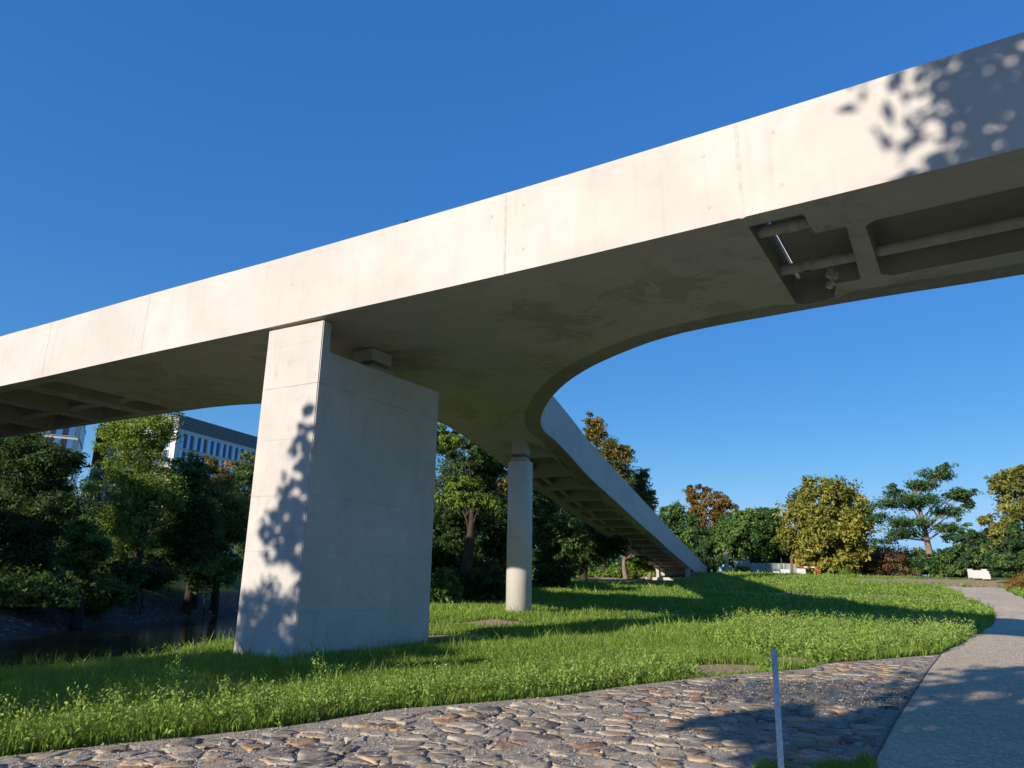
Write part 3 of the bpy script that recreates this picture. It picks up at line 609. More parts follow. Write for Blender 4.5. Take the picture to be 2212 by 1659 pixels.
# -- park on the right
ptree('chestnut_tree', 'golden brown round chestnut tree standing alone, left of the open crowned tree', 1782, 80, [(1785, 1122, 76, 78), (1770, 1070, 48, 34), (1825, 1140, 46, 62), (1740, 1150, 44, 58), (1775, 1200, 56, 38), (1772, 1226, 40, 16)], nclump=200, nleaf=90, lsize=.40, mat='gold', group=PARK, tr=.32, rc=.19, flat=.75, asp=.5, toneh=-.3, shell=.85, limbs=10)
ptree('locust_tree', 'open crowned green tree with pale leaning trunk and layered branches against the sky', 2020, 75, [(1915, 1090, 44, 9), (1898, 1118, 30, 8), (1990, 1050, 46, 10), (2030, 1026, 40, 10), (2045, 1006, 24, 9), (2070, 1066, 32, 8), (1955, 1128, 56, 9), (2040, 1105, 48, 9), (1945, 1152, 46, 8), (1912, 1170, 24, 6), (2055, 1140, 40, 8), (1980, 1082, 56, 11), (2090, 1092, 20, 5), (1935, 1064, 32, 8), (1925, 1050, 14, 9), (2085, 1080, 24, 6)], nclump=240, nleaf=36, lsize=.30, mat='locust', bark='palebark', group=PARK, tr=.36, rc=.40, flat=.45, shell=.25, asp=.34, lean=(-1.2, 0), fork=.34, limbs=34, top=10.5, tone=-.05)
ptree('chestnut_tree', 'tall golden green chestnut tree cut by the right edge of the photo', 2232, 58, [(2225, 1060, 70, 52), (2190, 1130, 62, 40), (2250, 1150, 70, 70), (2140, 1160, 32, 36), (2215, 1030, 34, 26)], nclump=120, nleaf=90, lsize=.34, mat='gold', group=PARK, tr=.35, rc=.2, flat=.6, asp=.45, tone=-.12, toneh=-.2, shell=.65, limbs=12)
ptree('evergreen_tree', 'dark green dense tree between the open crowned tree and the golden right hand chestnut', 2085, 70, [(2085, 1180, 38, 38), (2120, 1195, 34, 46), (2065, 1214, 36, 28), (2085, 1140, 16, 22)], nclump=110, nleaf=60, lsize=.30, mat='locust', group=PARK, rc=.2, asp=.4, tone=-.02, flat=.5, limbs=8)
ptree('evergreen_tree', 'dusty dark green conifer at the right edge, below the golden chestnut', 2185, 55, [(2180, 1205, 46, 40), (2215, 1180, 40, 60)], nclump=90, nleaf=60, lsize=.24, mat='locust', group=PARK, rc=.2, asp=.4, tone=-.05, flat=.5, limbs=8)
ptree('evergreen_tree', 'low olive green shrub tree right behind the three white boards', 2040, 74, [(2050, 1215, 46, 30), (2010, 1222, 34, 24)], nclump=70, nleaf=55, lsize=.28, mat='locust', group=PARK, rc=.22, tone=-.05, flat=.6, limbs=8)
ptree('linden_tree', 'round green tree behind the left half of the construction fence', 1612, 84, [(1612, 1145, 62, 44), (1650, 1160, 46, 48), (1580, 1170, 40, 40), (1640, 1120, 40, 24)], nclump=150, nleaf=60, lsize=.36, mat='green', group=PARK, bark='palebark', rc=.2, toneh=.3, shell=.65, limbs=12, tone=.1)
ptree('linden_tree', 'darker green tree between the round green tree and the golden chestnut', 1688, 92, [(1685, 1175, 40, 52), (1665, 1140, 34, 40)], nclump=90, nleaf=55, lsize=.38, mat='green', group=PARK, rc=.2, toneh=.1, tone=-.12, limbs=8)
ptree('poplar_tree', 'tall brown orange tree with a broken twin top, near the ramp end', 1530, 95, [(1510, 1086, 26, 40), (1552, 1096, 28, 38), (1528, 1150, 42, 55), (1500, 1066, 16, 20), (1520, 1200, 36, 34)], nclump=130, nleaf=55, lsize=.38, mat='brownleaf', group=PARK, rc=.22, toneh=-.1, tone=.05, limbs=10)
ptree('linden_tree', 'green bushy tree rising just right of the ramp parapet', 1458, 88, [(1460, 1140, 44, 50), (1440, 1120, 26, 26), (1480, 1180, 38, 44)], nclump=100, nleaf=60, lsize=.36, mat='green', group=PARK, rc=.22, toneh=.25, tone=.08, limbs=10)
ptree('linden_tree', 'small mid green tree in front of the brown orange tree', 1545, 86, [(1520, 1180, 34, 34), (1555, 1195, 40, 34)], nclump=80, nleaf=50, lsize=.34, mat='locust', group=PARK, rc=.22, tone=-.1, limbs=8)
# far filler behind the gaps of the park
for q, (px, F, cyy, rx, ry, mt, lb) in enumerate([(1890, 115, 1205, 60, 22, 'green', 'low green far tree row piece behind the reddish shrubs'), (1990, 118, 1212, 60, 20, 'locust', 'low far tree seen under the open crowned tree'), (1735, 110, 1190, 46, 46, 'deepgreen', 'dark far tree peeping left of the golden chestnut'), (2110, 112, 1215, 60, 24, 'bluegreen', 'far tree behind the dark green dense tree'), (1500, 108, 1205, 50, 40, 'deepgreen', 'dark far tree behind the statue'), (1640, 104, 1205, 70, 34, 'deepgreen', 'dark far tree mass behind the construction fence'), (1780, 104, 1215, 60, 26, 'deepgreen', 'dark far tree behind the foot of the golden chestnut'), (2190, 100, 1215, 60, 34, 'deepgreen', 'dark far tree behind the right hand evergreens'), (1240, 100, 1225, 90, 26, 'green', 'green far tree seen under the branches left of the pale trunk'), (1380, 104, 1215, 70, 30, 'lightgreen', 'pale far tree seen beneath the ramp end')]):
    ptree('background_tree', lb, px, F, [(px, cyy, rx, ry)], nclump=50, nleaf=45, lsize=.5, mat=mt, group=PARK, rc=.25, limbs=4)
for px, F, cyy, rx, ry, mt, lb in ((905, 118, 1190, 70, 70, 'deepgreen', 'far tree closing the river bend behind the pier'), (980, 122, 1195, 60, 64, 'green', 'far green tree at the river bend right of the pier'), (820, 124, 1195, 70, 66, 'deepgreen', 'far dark tree at the river bend hidden by the pier')):
    ptree('background_tree', lb, px, F, [(px, cyy, rx, ry)], nclump=60, nleaf=45, lsize=.6, mat=mt, group=WOOD, rc=.25, limbs=4)
def shrub(label, px, F, ells, mat, n=45, nl=45, ls=.22, nm='shrub', grp=SHRUB, **kw):
    kw.setdefault('tr', .05); kw.setdefault('rc', .26); kw.setdefault('limbs', 10)
    return ptree(nm, label, px, F, ells, nclump=n, nleaf=nl, lsize=ls, mat=mat, group=grp, cat='shrub', fork=.05, **kw)
shrub('reddish brown twiggy shrub just right of the golden chestnut', 1850, 82, [(1855, 1215, 34, 28)], 'twig', nl=60, ls=.2, tone=.05)
shrub('reddish shrub with green top, in the middle of the fence bushes', 1905, 82, [(1905, 1215, 38, 28)], 'twig', nl=60, ls=.2)
shrub('brown thin shrub left of the leaning pale trunk', 1965, 80, [(1962, 1218, 34, 26)], 'twig', nl=50, ls=.2, tone=.1)
shrub('olive shrub top above the reddish bushes', 1930, 90, [(1925, 1200, 60, 18)], 'locust', tone=.1)
shrub('low green bush at the foot of the golden chestnut', 1822, 79, [(1825, 1230, 20, 14)], 'lightgreen', n=25)
shrub('rusty low bush at the left end of the construction fence', 1608, 78, [(1608, 1232, 14, 8)], 'rust', n=18, tone=.25)
shrub('tan dry willow bush at the right edge of the photo', 2205, 46, [(2198, 1262, 26, 12), (2230, 1255, 30, 16)], 'brownleaf', n=50, ls=.2, asp=.15, tone=.25)
shrub('dark hedge piece right of the leaning pale trunk', 2055, 79, [(2055, 1232, 26, 16)], 'deepgreen', n=30)
# -- locust trees with rusty leaves behind the ramp
ptree('rusty_locust_tree', 'tall locust tree with orange leaf tips rising above the ramp parapet', 1300, 60, [(1290, 935, 26, 34), (1275, 915, 14, 22), (1320, 985, 44, 32), (1290, 1010, 50, 50), (1345, 975, 20, 20), (1340, 1040, 34, 40)], nclump=150, nleaf=55, lsize=.30, mat='rust', group=WOOD, tr=.28, rc=.26, asp=.3, flat=.55, toneh=.4, tone=-.08, shell=.4, limbs=26)
ptree('rusty_locust_tree', 'darker locust tree leaning out along the ramp parapet, lower than the orange tipped one', 1372, 66, [(1375, 1050, 32, 34), (1395, 1085, 26, 24), (1360, 1090, 40, 46), (1385, 1020, 14, 18)], nclump=100, nleaf=50, lsize=.30, mat='rust', group=WOOD, tr=.22, rc=.26, asp=.3, flat=.5, tone=-.22, toneh=.2, shell=.4, limbs=18)
# -- wood between river and ramp
wood = [
 ('tall locust tree whose tip peeps above the bridge deck', 915, 36, [(878, 500, 30, 28), (870, 600, 70, 80), (880, 720, 90, 80), (890, 850, 95, 80)], 'locust', 150, 50, .26, .0),
 ('locust tree with bright feathery boughs right of the pier', 1010, 33, [(990, 1068, 40, 28), (1000, 1040, 34, 24), (1040, 1085, 36, 24), (960, 945, 30, 24)], 'lightgreen', 60, 90, .20, -.08),
 ('dark locust tree beside the right edge of the pier', 965, 36, [(985, 1120, 70, 50), (960, 1180, 60, 50), (1060, 960, 46, 50), (1010, 1220, 80, 46), (958, 955, 40, 36), (1012, 985, 46, 36)], 'deepgreen', 150, 60, .26, .0),
 ('dense dark tree behind the left of the round column', 1060, 40, [(1055, 1010, 46, 60), (1070, 1120, 56, 60), (1050, 1210, 56, 50)], 'deepgreen', 140, 60, .28, .1),
 ('locust tree with yellowing tips left of the round column', 1085, 46, [(1075, 1050, 30, 40), (1085, 1110, 34, 40)], 'rust', 70, 55, .24, -.05),
 ('green locust tree right of the round column', 1185, 42, [(1195, 1140, 46, 36), (1180, 1080, 28, 34), (1215, 1170, 50, 34), (1200, 1220, 44, 30)], 'locust', 130, 60, .24, .05),
 ('dark spreading maple tree under the middle of the ramp', 1262, 50, [(1270, 1150, 66, 36), (1300, 1180, 56, 34), (1230, 1195, 50, 36), (1180, 1220, 44, 32)], 'deepgreen', 170, 60, .28, .15),
 ('thin tree with a pale bare trunk under the far half of the ramp', 1352, 58, [(1345, 1175, 34, 24), (1375, 1190, 30, 20)], 'green', 60, 45, .26, .0),
 ('slim tree with a yellowish trunk nearest the abutment', 1402, 66, [(1400, 1195, 26, 22), (1420, 1205, 24, 18)], 'green', 45, 45, .26, .05),
 ('dark tree filling the gap behind the ramp ribs', 1300, 74, [(1270, 1120, 70, 60), (1340, 1130, 60, 60), (1200, 1100, 60, 70)], 'deepgreen', 150, 50, .36, .05),
 ('dark back row tree behind the pier', 1010, 62, [(1000, 1080, 80, 110), (1080, 1120, 60, 100), (940, 1120, 60, 100)], 'deepgreen', 170, 50, .38, .1),
 ('dark back row tree seen between column and ramp', 1150, 66, [(1150, 1090, 60, 110), (1200, 1160, 60, 70)], 'deepgreen', 130, 50, .38, .12)]
for lb, px, F, el, mt, nc, nl, ls, tn in wood:
    pale = 'pale' in lb or 'yellowish' in lb
    ptree('woodland_tree', lb, px, F, el, nclump=nc, nleaf=nl, lsize=ls, mat=mt, group=WOOD, bark='palebark' if pale else 'bark', tr=.2 if pale else .3, rc=.25, asp=.36, flat=.5, tone=tn, toneh=.2, shell=.45, limbs=16)
for lb, px, F, el, mt in [('leafy undergrowth bush at the wood edge left of the column', 1030, 33, [(1010, 1265, 50, 26), (1060, 1260, 40, 30)], 'deepgreen'), ('low green bush beside the right side of the pier', 955, 31, [(955, 1270, 30, 34)], 'green'),
    ('bright yellow green bush under the dark maple', 1240, 56, [(1230, 1262, 46, 18)], 'lightgreen'), ('bright green bush beside the pale trunk', 1330, 60, [(1330, 1245, 40, 18), (1380, 1225, 26, 18)], 'lightgreen'),
    ('dark bush at the wood edge right of the column', 1180, 42, [(1185, 1262, 40, 26)], 'deepgreen')]:
    shrub(lb, px, F, el, mt, n=60, nl=60, ls=.20, nm='woodland_shrub', grp='undergrowth at the wood edge')
# -- far river bank
bankt = [
 ('tall yellow green poplar in front of the office block on the far bank', 290, 52, [(300, 925, 70, 50), (245, 950, 40, 60), (350, 950, 46, 66), (290, 1040, 90, 70), (350, 1060, 56, 60), (280, 1130, 80, 60)], 'lightgreen', 210, 60, .24, -.02),
 ('dark broad maple at the left edge of the photo', 40, 44, [(20, 990, 100, 60), (100, 1005, 66, 50), (0, 950, 60, 36), (10, 1100, 90, 70), (90, 1130, 70, 70), (20, 1210, 100, 70)], 'deepgreen', 230, 60, .26, .05),
 ('dark maple crown just under the deck at the left, before the red brown block', 90, 47, [(50, 965, 54, 34), (135, 990, 46, 40), (90, 1040, 60, 50)], 'deepgreen', 110, 60, .24, .1),
 ('dark maple with a low hanging bough over the river', 180, 42, [(175, 1150, 36, 30), (165, 1200, 40, 36), (180, 1245, 30, 34), (200, 1180, 40, 30), (150, 1290, 20, 16)], 'green', 110, 60, .22, .0),
 ('dark green tree right of the yellow green poplar', 410, 56, [(410, 1020, 50, 40), (430, 1090, 66, 60), (400, 1160, 70, 50)], 'deepgreen', 150, 60, .26, .15),
 ('tree with an orange tip left of the pier', 468, 60, [(458, 1000, 20, 24), (470, 1050, 40, 46), (490, 1120, 50, 60)], 'rust', 110, 55, .26, -.16),
 ('olive green tree touching the left edge of the pier', 530, 64, [(530, 1010, 26, 40), (520, 1080, 40, 60), (530, 1160, 50, 60)], 'locust', 120, 55, .28, .02),
 ('dark back row tree between poplar and maple', 190, 66, [(160, 1120, 60, 80), (230, 1150, 60, 70)], 'deepgreen', 110, 50, .36, .05),
 ('low dark tree spreading over the bank left of the poplar trunk', 200, 54, [(190, 1190, 60, 36), (240, 1215, 50, 26), (140, 1200, 50, 36)], 'deepgreen', 90, 60, .24, .05),
 ('low dark tree spreading over the bank right of the poplar trunk', 420, 58, [(400, 1190, 56, 34), (460, 1200, 50, 34), (350, 1205, 40, 26)], 'deepgreen', 90, 60, .24, .1),
 ('dark back row tree right of the poplar trunk', 380, 70, [(380, 1120, 60, 80), (460, 1150, 60, 60)], 'deepgreen', 120, 50, .36, .1)]
for lb, px, F, el, mt, nc, nl, ls, tn in bankt:
    ptree('bank_tree', lb, px, F, el, nclump=nc, nleaf=nl, lsize=ls, mat=mt, group=BANK, tr=.32, rc=.24, asp=.4, flat=.5, tone=tn + .06, toneh=.4, shell=.45, limbs=22)
for lb, px, F, el, mt in [('dark ivy like bush low on the far bank at the left edge', 30, 40, [(20, 1285, 90, 46), (100, 1305, 60, 36)], 'green'), ('low bush on the far bank under the hanging bough', 200, 45, [(195, 1285, 76, 34)], 'green'),
    ('bush on the far bank below the poplar', 310, 50, [(310, 1245, 60, 24)], 'deepgreen'), ('bush on the far bank hiding the foot of the office block', 330, 60, [(325, 1185, 50, 30), (350, 1160, 30, 24)], 'deepgreen'), ('bush on the far bank next to the pier', 450, 56, [(455, 1235, 70, 34)], 'green'), ('bright yellow green garden bush glimpsed between the bank trees', 100, 75, [(115, 1130, 22, 18), (95, 1150, 26, 12)], 'lightgreen')]:
    shrub(lb, px, F, el, mt, n=60, nl=60, ls=.22, nm='bank_shrub', grp='bushes on the far bank')
SEED_A, SEED_B = 5, 14
# -- trees standing behind the photographer: their shade lies on pier, fascia and path
rs = np.random.RandomState(SEED_A)
make_tree('shade_tree', 'slender tree standing behind the photographer on the left river bank', (-13.7, 3.85, tz(-13.7, 3.85)), [(-.30, .30, 9.6, .22, .22, .6), (-.34, .34, 8.8, .5, .5, .6), (-.36, .36, 8.0, .85, .85, .55), (-.36, .36, 7.4, 1.1, 1.1, .35), (.1, -.1, 5.5, 2.2, 2.2, .8), (.2, -.2, 4.0, 2.5, 2.5, 1.1), (.3, -.3, 2.4, 2.6, 2.6, .9)], 620, 34, .17, 'green', tr=.10, group='trees behind the photographer', rc=.13, flat=.6, limbs=40, asp=.3)
rs = np.random.RandomState(SEED_B)
make_tree('shade_tree', 'large spreading tree standing behind the photographer beside the path', (-1.32, -3.28, 0), [(.1, -.1, 12.4, 4.1, 4.1, 2.8), (.3, -.3, 9.8, 4.3, 4.3, 2.2), (-.9, .9, 6.0, 4.1, 4.1, 1.1), (-.8, .8, 4.6, 3.9, 3.9, .6), (-.8, .8, 5.2, 3.5, 3.5, .5), (-.7, .7, 7.2, 4.1, 4.1, .7), (-2.9, 2.9, 4.5, 2.3, 2.3, .5)], 430, 50, .34, 'green', tr=.35, group='trees behind the photographer', rc=.205, flat=.6, limbs=20, top=11)
rs = np.random.RandomState(77)
# a wood out of the frame on the far left that keeps the low sun off the bank
CC = []; 
for k in range(420):
    u = -112 + 74 * rs.rand(); a = rs.rand(); o = 3 * rs.normal(); cx = -46 + (u + 60) * .5 + o; cy = cx - u * 1.0
    CC.append((cx, cy, 2 + 10.5 * rs.rand() ** .8))
CC = np.array(CC); i_ = np.repeat(np.arange(len(CC)), 60); u_ = rs.normal(0, 1, (len(i_), 3)); LPw = CC[i_] + u_ * np.array([1.3, 1.3, .9])
Vw, Fw = leaves(LPw, u_ * .5, .55, .6, len(i_))
wood_far = stuff(np_obj('wood', Vw, Fw, M['deepgreen'], None, np.repeat(rs.rand(len(i_)), 4))); tag(wood_far, 'dense wood upstream on the far bank, outside the left photo edge', 'wood')
# ------------------------------------------------------------------ grass
def polar(r0, r1, dens, half=.72):
    n = int(half * (r1 * r1 - r0 * r0) * dens); r = np.sqrt(rs.uniform(r0 * r0, r1 * r1, n)); a = rs.uniform(-half, half, n)
    return r * np.sin(a), r * np.cos(a)
def lawn_mask(x, y, margin=.0):
    ok = ~inpoly(x, y, path_poly) & ~inpoly(x, y, stone_poly) & ~inpoly(x, y, pier_grow(.40)) & (crest_d(x, y) < .75) & (np.hypot(x - cxy[0], y - cxy[1]) > .47)
    ok &= rs.rand(len(x)) > dirt_and_bounce_at(x, y) * .97
    ok &= ~((np.abs(sA(np.stack([x, y], 1)) - 42.4) < 1.3) & (np.hypot(x - ac[0], y - ac[1]) < 2.6))
    return ok
def pnoise(x, y, s, seed=0):
    return (np.sin(x * s + seed) * np.sin(y * s * 1.13 + seed * 2.1) + np.sin((x + y) * s * .61 + seed * 3.3) + np.sin((x - 1.7 * y) * s * .83 + seed)) / 3
def blades(x, y, h, wd):
    n = len(x); z = terrain(x, y); a = rs.uniform(0, 2 * PI, n); ln = rs.uniform(.1, .65, n) * h; b = rs.uniform(0, 2 * PI, n)
    p0 = np.stack([x, y, z - .01], 1); mid = p0 + np.stack([np.cos(a) * ln * .35, np.sin(a) * ln * .35, h * .58], 1); tip = p0 + np.stack([np.cos(a) * ln, np.sin(a) * ln, h * rs.uniform(.86, 1.0, n)], 1)
    sd = np.stack([np.cos(b), np.sin(b), np.zeros(n)], 1) * (wd / 2)[:, None]
    V = np.stack([p0, mid + sd, tip, mid - sd], 1).reshape(-1, 3); return V, np.arange(4 * n).reshape(-1, 4)
GV, GF, GT = [], [], []; o = 0
for r0, r1, dens, wd in ((6, 10, 3000, .009), (10, 14, 2300, .010), (14, 19, 1300, .014), (19, 26, 750, .019), (26, 36, 380, .026), (36, 50, 190, .036), (50, 74, 80, .055)):
    x, y = polar(r0, r1, dens); k = lawn_mask(x, y); x, y = x[k], y[k]
    nz = pnoise(x, y, 1.3); nz2 = pnoise(x, y, .5, 2)
    h = (.155 + .06 * nz + .06 * nz2) * rs.uniform(.55, 1.35, len(x)) * np.where(rs.rand(len(x)) < .03, 1.9, 1)
    h = h * (1 + .25 * (r0 > 30)) * (1 - .65 * np.maximum(dirt_and_bounce_at(x, y), np.maximum(dirt_and_bounce_at(x * .0 + x + .10 * y * .09, y + .9), dirt_and_bounce_at(x - .02 * y, y + .45))))
    V, Fq = blades(x, y, h, wd * rs.uniform(.7, 1.4, len(x)))
    GV.append(V); GF.append(Fq + o); o += len(V)
    tt = .45 + .12 * nz + .12 * nz2 + rs.normal(0, .15, len(x)); GT.append(np.repeat(np.clip(np.where(rs.rand(len(x)) < .02, 1, tt), 0, 1), 4))
# tuft in the foreground corner by the post
x = rs.uniform(2.3, 3.7, 7000); y = rs.uniform(6.9, 8.0, 7000); k = (y < 7.45 + .18 * np.sin(x * 4) + .10 * np.sin(x * 11) + .12 * (x - 2.4)) & ~inpoly(x, y, path_poly); x, y = x[k], y[k]
V, Fq = blades(x, y, .13 * rs.uniform(.5, 1.4, len(x)), .009 * np.ones(len(x))); GV.append(V); GF.append(Fq + o); o += len(V); GT.append(np.repeat(np.clip(.5 + rs.normal(0, .15, len(x)), 0, 1), 4))
g = stuff(np_obj('grass', np.vstack(GV), np.vstack(GF), M['grass'], None, np.concatenate(GT))); tag(g, 'rough green meadow grass growing between river, path and ramp', 'grass')
# ------------------------------------------------------------------ leafy weeds
def weed_geo(x, y, H, nl, ls):
    """stems as chains of leaves up to height H at each (x, y)"""
    n = len(x); z = terrain(x, y); i = np.repeat(np.arange(n), nl); k = np.tile((np.arange(nl) + .5) / nl, n)
    ln = rs.normal(0, .12, (n, 2)); a = rs.uniform(0, 2 * PI, len(i)); sp_ = (.04 + .20 * (1 - k) ** .8) * H[i] * .9 + .015
    out = np.stack([np.cos(a), np.sin(a), np.zeros(len(i))], 1)
    C = np.stack([x[i] + ln[i, 0] * k * H[i], y[i] + ln[i, 1] * k * H[i], z[i] + H[i] * (.1 + .9 * k)], 1) + out * (sp_ * rs.uniform(.4, 1.2, len(i)))[:, None]
    N = out * .5 + rs.normal(0, .3, C.shape); V, Fq = leaves(C, N, ls, .5, len(C), .3)
    sc = np.repeat(1.15 - .6 * k, 4)[:, None]; Cc = np.repeat(C, 4, 0); V = Cc + (V - Cc) * sc
    return V, Fq, np.repeat(k, 4), np.repeat(i, 4)
WV, WF, WT = [], [], []; o = 0
se = catmull(stone_edge, .2)
def add_weeds(x, y, H, nl, ls, tone):
    global o
    V, Fq, kk, idx = weed_geo(x, y, H, nl, ls); WV.append(V); WF.append(Fq + o); o += len(V)
    ct = rs.normal(0, .13, len(x)); WT.append(np.clip(tone + ct[idx] + .25 * (kk - .5) + np.repeat(rs.normal(0, .08, len(V) // 4), 4), 0, 1))
q = rs.randint(0, len(se), 1500); u = np.abs(rs.normal(.12, .40, 1500)); x = se[q, 0] - .45 * u + rs.normal(0, .15, 1500); y = se[q, 1] + .85 * u + rs.normal(0, .1, 1500)
k = lawn_mask(x, y) & (x < 3.2) & (x > -8); x, y, u = x[k], y[k], u[k]
add_weeds(x, y, rs.uniform(.22, .50, len(x)) * (1 + .35 * pnoise(x, y, 1.7, 1)), 24, .058, .62)
x, y = polar(8, 16, 14); k = lawn_mask(x, y) & (pnoise(x, y, .9, 5) > .1) & (x < 6); add_weeds(x[k], y[k], rs.uniform(.18, .36, k.sum()), 14, .06, .5)
# nettle field in the sunlit middle of the meadow
x, y = polar(16, 31, 26); cxx = x - .33 * y; k = lawn_mask(x, y) & (cxx > -.8 + .8 * pnoise(x, y, .8, 3)) & (y < 26) ; add_weeds(x[k], y[k], rs.uniform(.28, .62, k.sum()), 18, .082, .62)
x, y = polar(34, 62, 8); k = lawn_mask(x, y) & (x / y > .22) & (pnoise(x, y, .4, 4) > -.35); add_weeds(x[k], y[k], rs.uniform(.2, .45, k.sum()), 9, .16, .5)
x, y = polar(20, 34, 5); k = lawn_mask(x, y) & (x / y > .2); add_weeds(x[k], y[k], rs.uniform(.2, .42, k.sum()), 11, .11, .5)
w_ = stuff(np_obj('weeds', np.vstack(WV), np.vstack(WF), M['weed'], None, np.concatenate(WT))); tag(w_, 'leafy low weeds and nettles growing through the meadow and along the stone paving', 'weeds')
for lb, px, py, H in (('tallest upright weed with a seed spike, at the left front of the grass', 372, 1545, .78), ('tall bushy weed standing in the middle of the front grass edge', 690, 1500, .62), ('smaller spiky weed nearest the left photo edge', 240, 1580, .50)):
    b = hit(px, py); r_ = empty('weed_plant', (*b, tz(*b)), lb, 'weed', 'single tall weeds at the grass edge'); ro = np.array(r_.location)
    V, Fq, kk, _ = weed_geo(np.array([b[0]] * 3) + rs.normal(0, .03, 3), np.array([b[1]] * 3) + rs.normal(0, .03, 3), np.array([H, H * .8, H * .7]), 60, .055)
    np_obj('foliage', V - ro, Fq, M['weed'], r_, np.clip(.72 + .3 * (kk - .5) + rs.normal(0, .05, len(V)), 0, 1))
    m = MB(); m.tube([(0, 0, -.02), (.01, .01, H * .5), (.0, .02, H)], [.009, .007, .003], 6); m.build('stem', M['weed'], r_)
# ------------------------------------------------------------------ metal post in the foreground
tp = atF(1672, 1402, 6.4); bt = atF(1688, 1690, 6.35)
post = empty('metal_post', (bt.x, bt.y, 0), 'galvanised steel tube post standing in the stone paving', 'post')
m = MB(); dx = (tp.x - bt.x, tp.y - bt.y)
m.tube([(0, 0, -.1), (dx[0], dx[1], tp.z)], .0235, 20, False); m.tube([(dx[0], dx[1], tp.z), (0, 0, -.1)], .0205, 20, False)
n_ = len(m.v); m.f += [(20 + k, 20 + (k + 1) % 20, 40 + (k + 1) % 20, 40 + k) for k in range(20)]
o_ = m.build('tube', M['galv'], post, True)
m = MB(); m.tube([(0, 0, -.02), (0, 0, .03)], [.06, .05], 16); m.build('mortar_collar', M['plain_conc'], post)
# ------------------------------------------------------------------ construction fence, boards, statue
M['tarp'] = plain('grey_green_tarp', (.26, .30, .275), .7, 0, .3, .2, 1.5); M['greenmetal'] = plain('green_fence_post', (.05, .10, .075), .5); M['whiteboard'] = plain('white_painted_board', (.62, .61, .58), .5, 0, .4, .05)
M['rustpost'] = plain('rusty_post', (.22, .10, .05), .8); M['stoneplinth'] = plain('sandstone', (.46, .32, .22), .9, 0, .2, .2, 4); M['bronze'] = plain('weathered_statue_stone', (.60, .42, .27), .75, 0, .3, .2, 5); M['red'] = plain('red_barrier', (.45, .06, .04), .6)
fl, fr = gbase(1588, 80), gbase(1760, 80)
fence = empty('construction_fence', (fl[0], 80, fl[2]), 'grey green mesh construction fence behind the meadow crest', 'fence'); fo = Vector(fence.location)
npan = 5; wpan = (fr[0] - fl[0]) / npan
for k in range(npan + 1):
    m = MB(); m.tube([(k * wpan, 0, -.3), (k * wpan, 0, 2.0 if k < 2 else 1.75)], .04, 8); m.build('fence_post', M['greenmetal'], fence)
for k in range(npan):
    m = MB(); h0 = 1.45 if k == 0 else 1.18; ns = 8
    vs = [(k * wpan + .05 + (wpan - .1) * i / ns, -.05 + .03 * math.sin(i * 2.1 + k), z + (.02 * math.sin(i * 1.7) if z > 0 else 0)) for i in range(ns + 1) for z in (-.2, h0)]
    m.add(vs, [(2 * i, 2 * i + 2, 2 * i + 3, 2 * i + 1) for i in range(ns)]); m.v += [(x, y + .012, z) for x, y, z in vs]; m.f += [(2 * ns + 2 + 2 * i, 2 * ns + 3 + 2 * i, 2 * ns + 5 + 2 * i, 2 * ns + 4 + 2 * i) for i in range(ns)]
    m.build('mesh_panel', M['tarp'], fence)
    m = MB(); m.tube([(k * wpan, 0, h0 + .02), ((k + 1) * wpan, 0, h0 + .02)], .02, 6); m.build('fence_rail', M['greenmetal'], fence)
for lb, x0, x1, y0, y1, F in (('lower of two white boards leaning side by side before the fence', 1671, 1685, 1234, 1243, 76), ('wide white board beside the lower white board', 1687, 1706, 1230, 1243, 75.7), ('square white board right of the rusty post', 1722, 1740, 1228.5, 1245, 75.4)):
    a = atF(x0, y1, F); b = atF(x1, y0, F); bs = empty('white_board', ((a.x + b.x) / 2, F, tz((a.x + b.x) / 2, F)), lb, 'board', 'white boards before the fence')
    wd = b.x - a.x; h = b.z - bs.location.z
    m = MB(); m.box((0, 0, h / 2), (wd, .05, h), 0, -.12); m.build('panel', M['whiteboard'], bs, False, .008)
    for s_ in (-1, 1): m = MB(); m.tube([(s_ * wd * .38, .08, h * .7), (s_ * wd * .38, .4, 0)], .02, 6); m.build('leg', M['rustpost'], bs)
a = gbase(1713, 76); pst = empty('wooden_post', a, 'rusty brown post standing between the white boards', 'post'); m = MB(); m.box((0, 0, .75), (.2, .2, 2.1)); m.build('shaft', M['rustpost'], pst, False, .02)
m = MB(); m.box((0, 0, 1.82), (.24, .24, .05)); m.build('cap', M['steel'], pst)
a = gbase(1750, 77); br = empty('red_barrier', a, 'low red and white barrier rail beside the square white board', 'barrier')
for k in range(5): m = MB(); m.box((-.75 + k * .38, 0, .78), (.37, .05, .14)); m.build('rail_segment', M['red'] if k % 2 == 0 else M['whiteboard'], br)
for s_ in (-.8, .85): m = MB(); m.box((s_, 0, .4), (.06, .3, .9)); m.build('leg', M['red'], br)
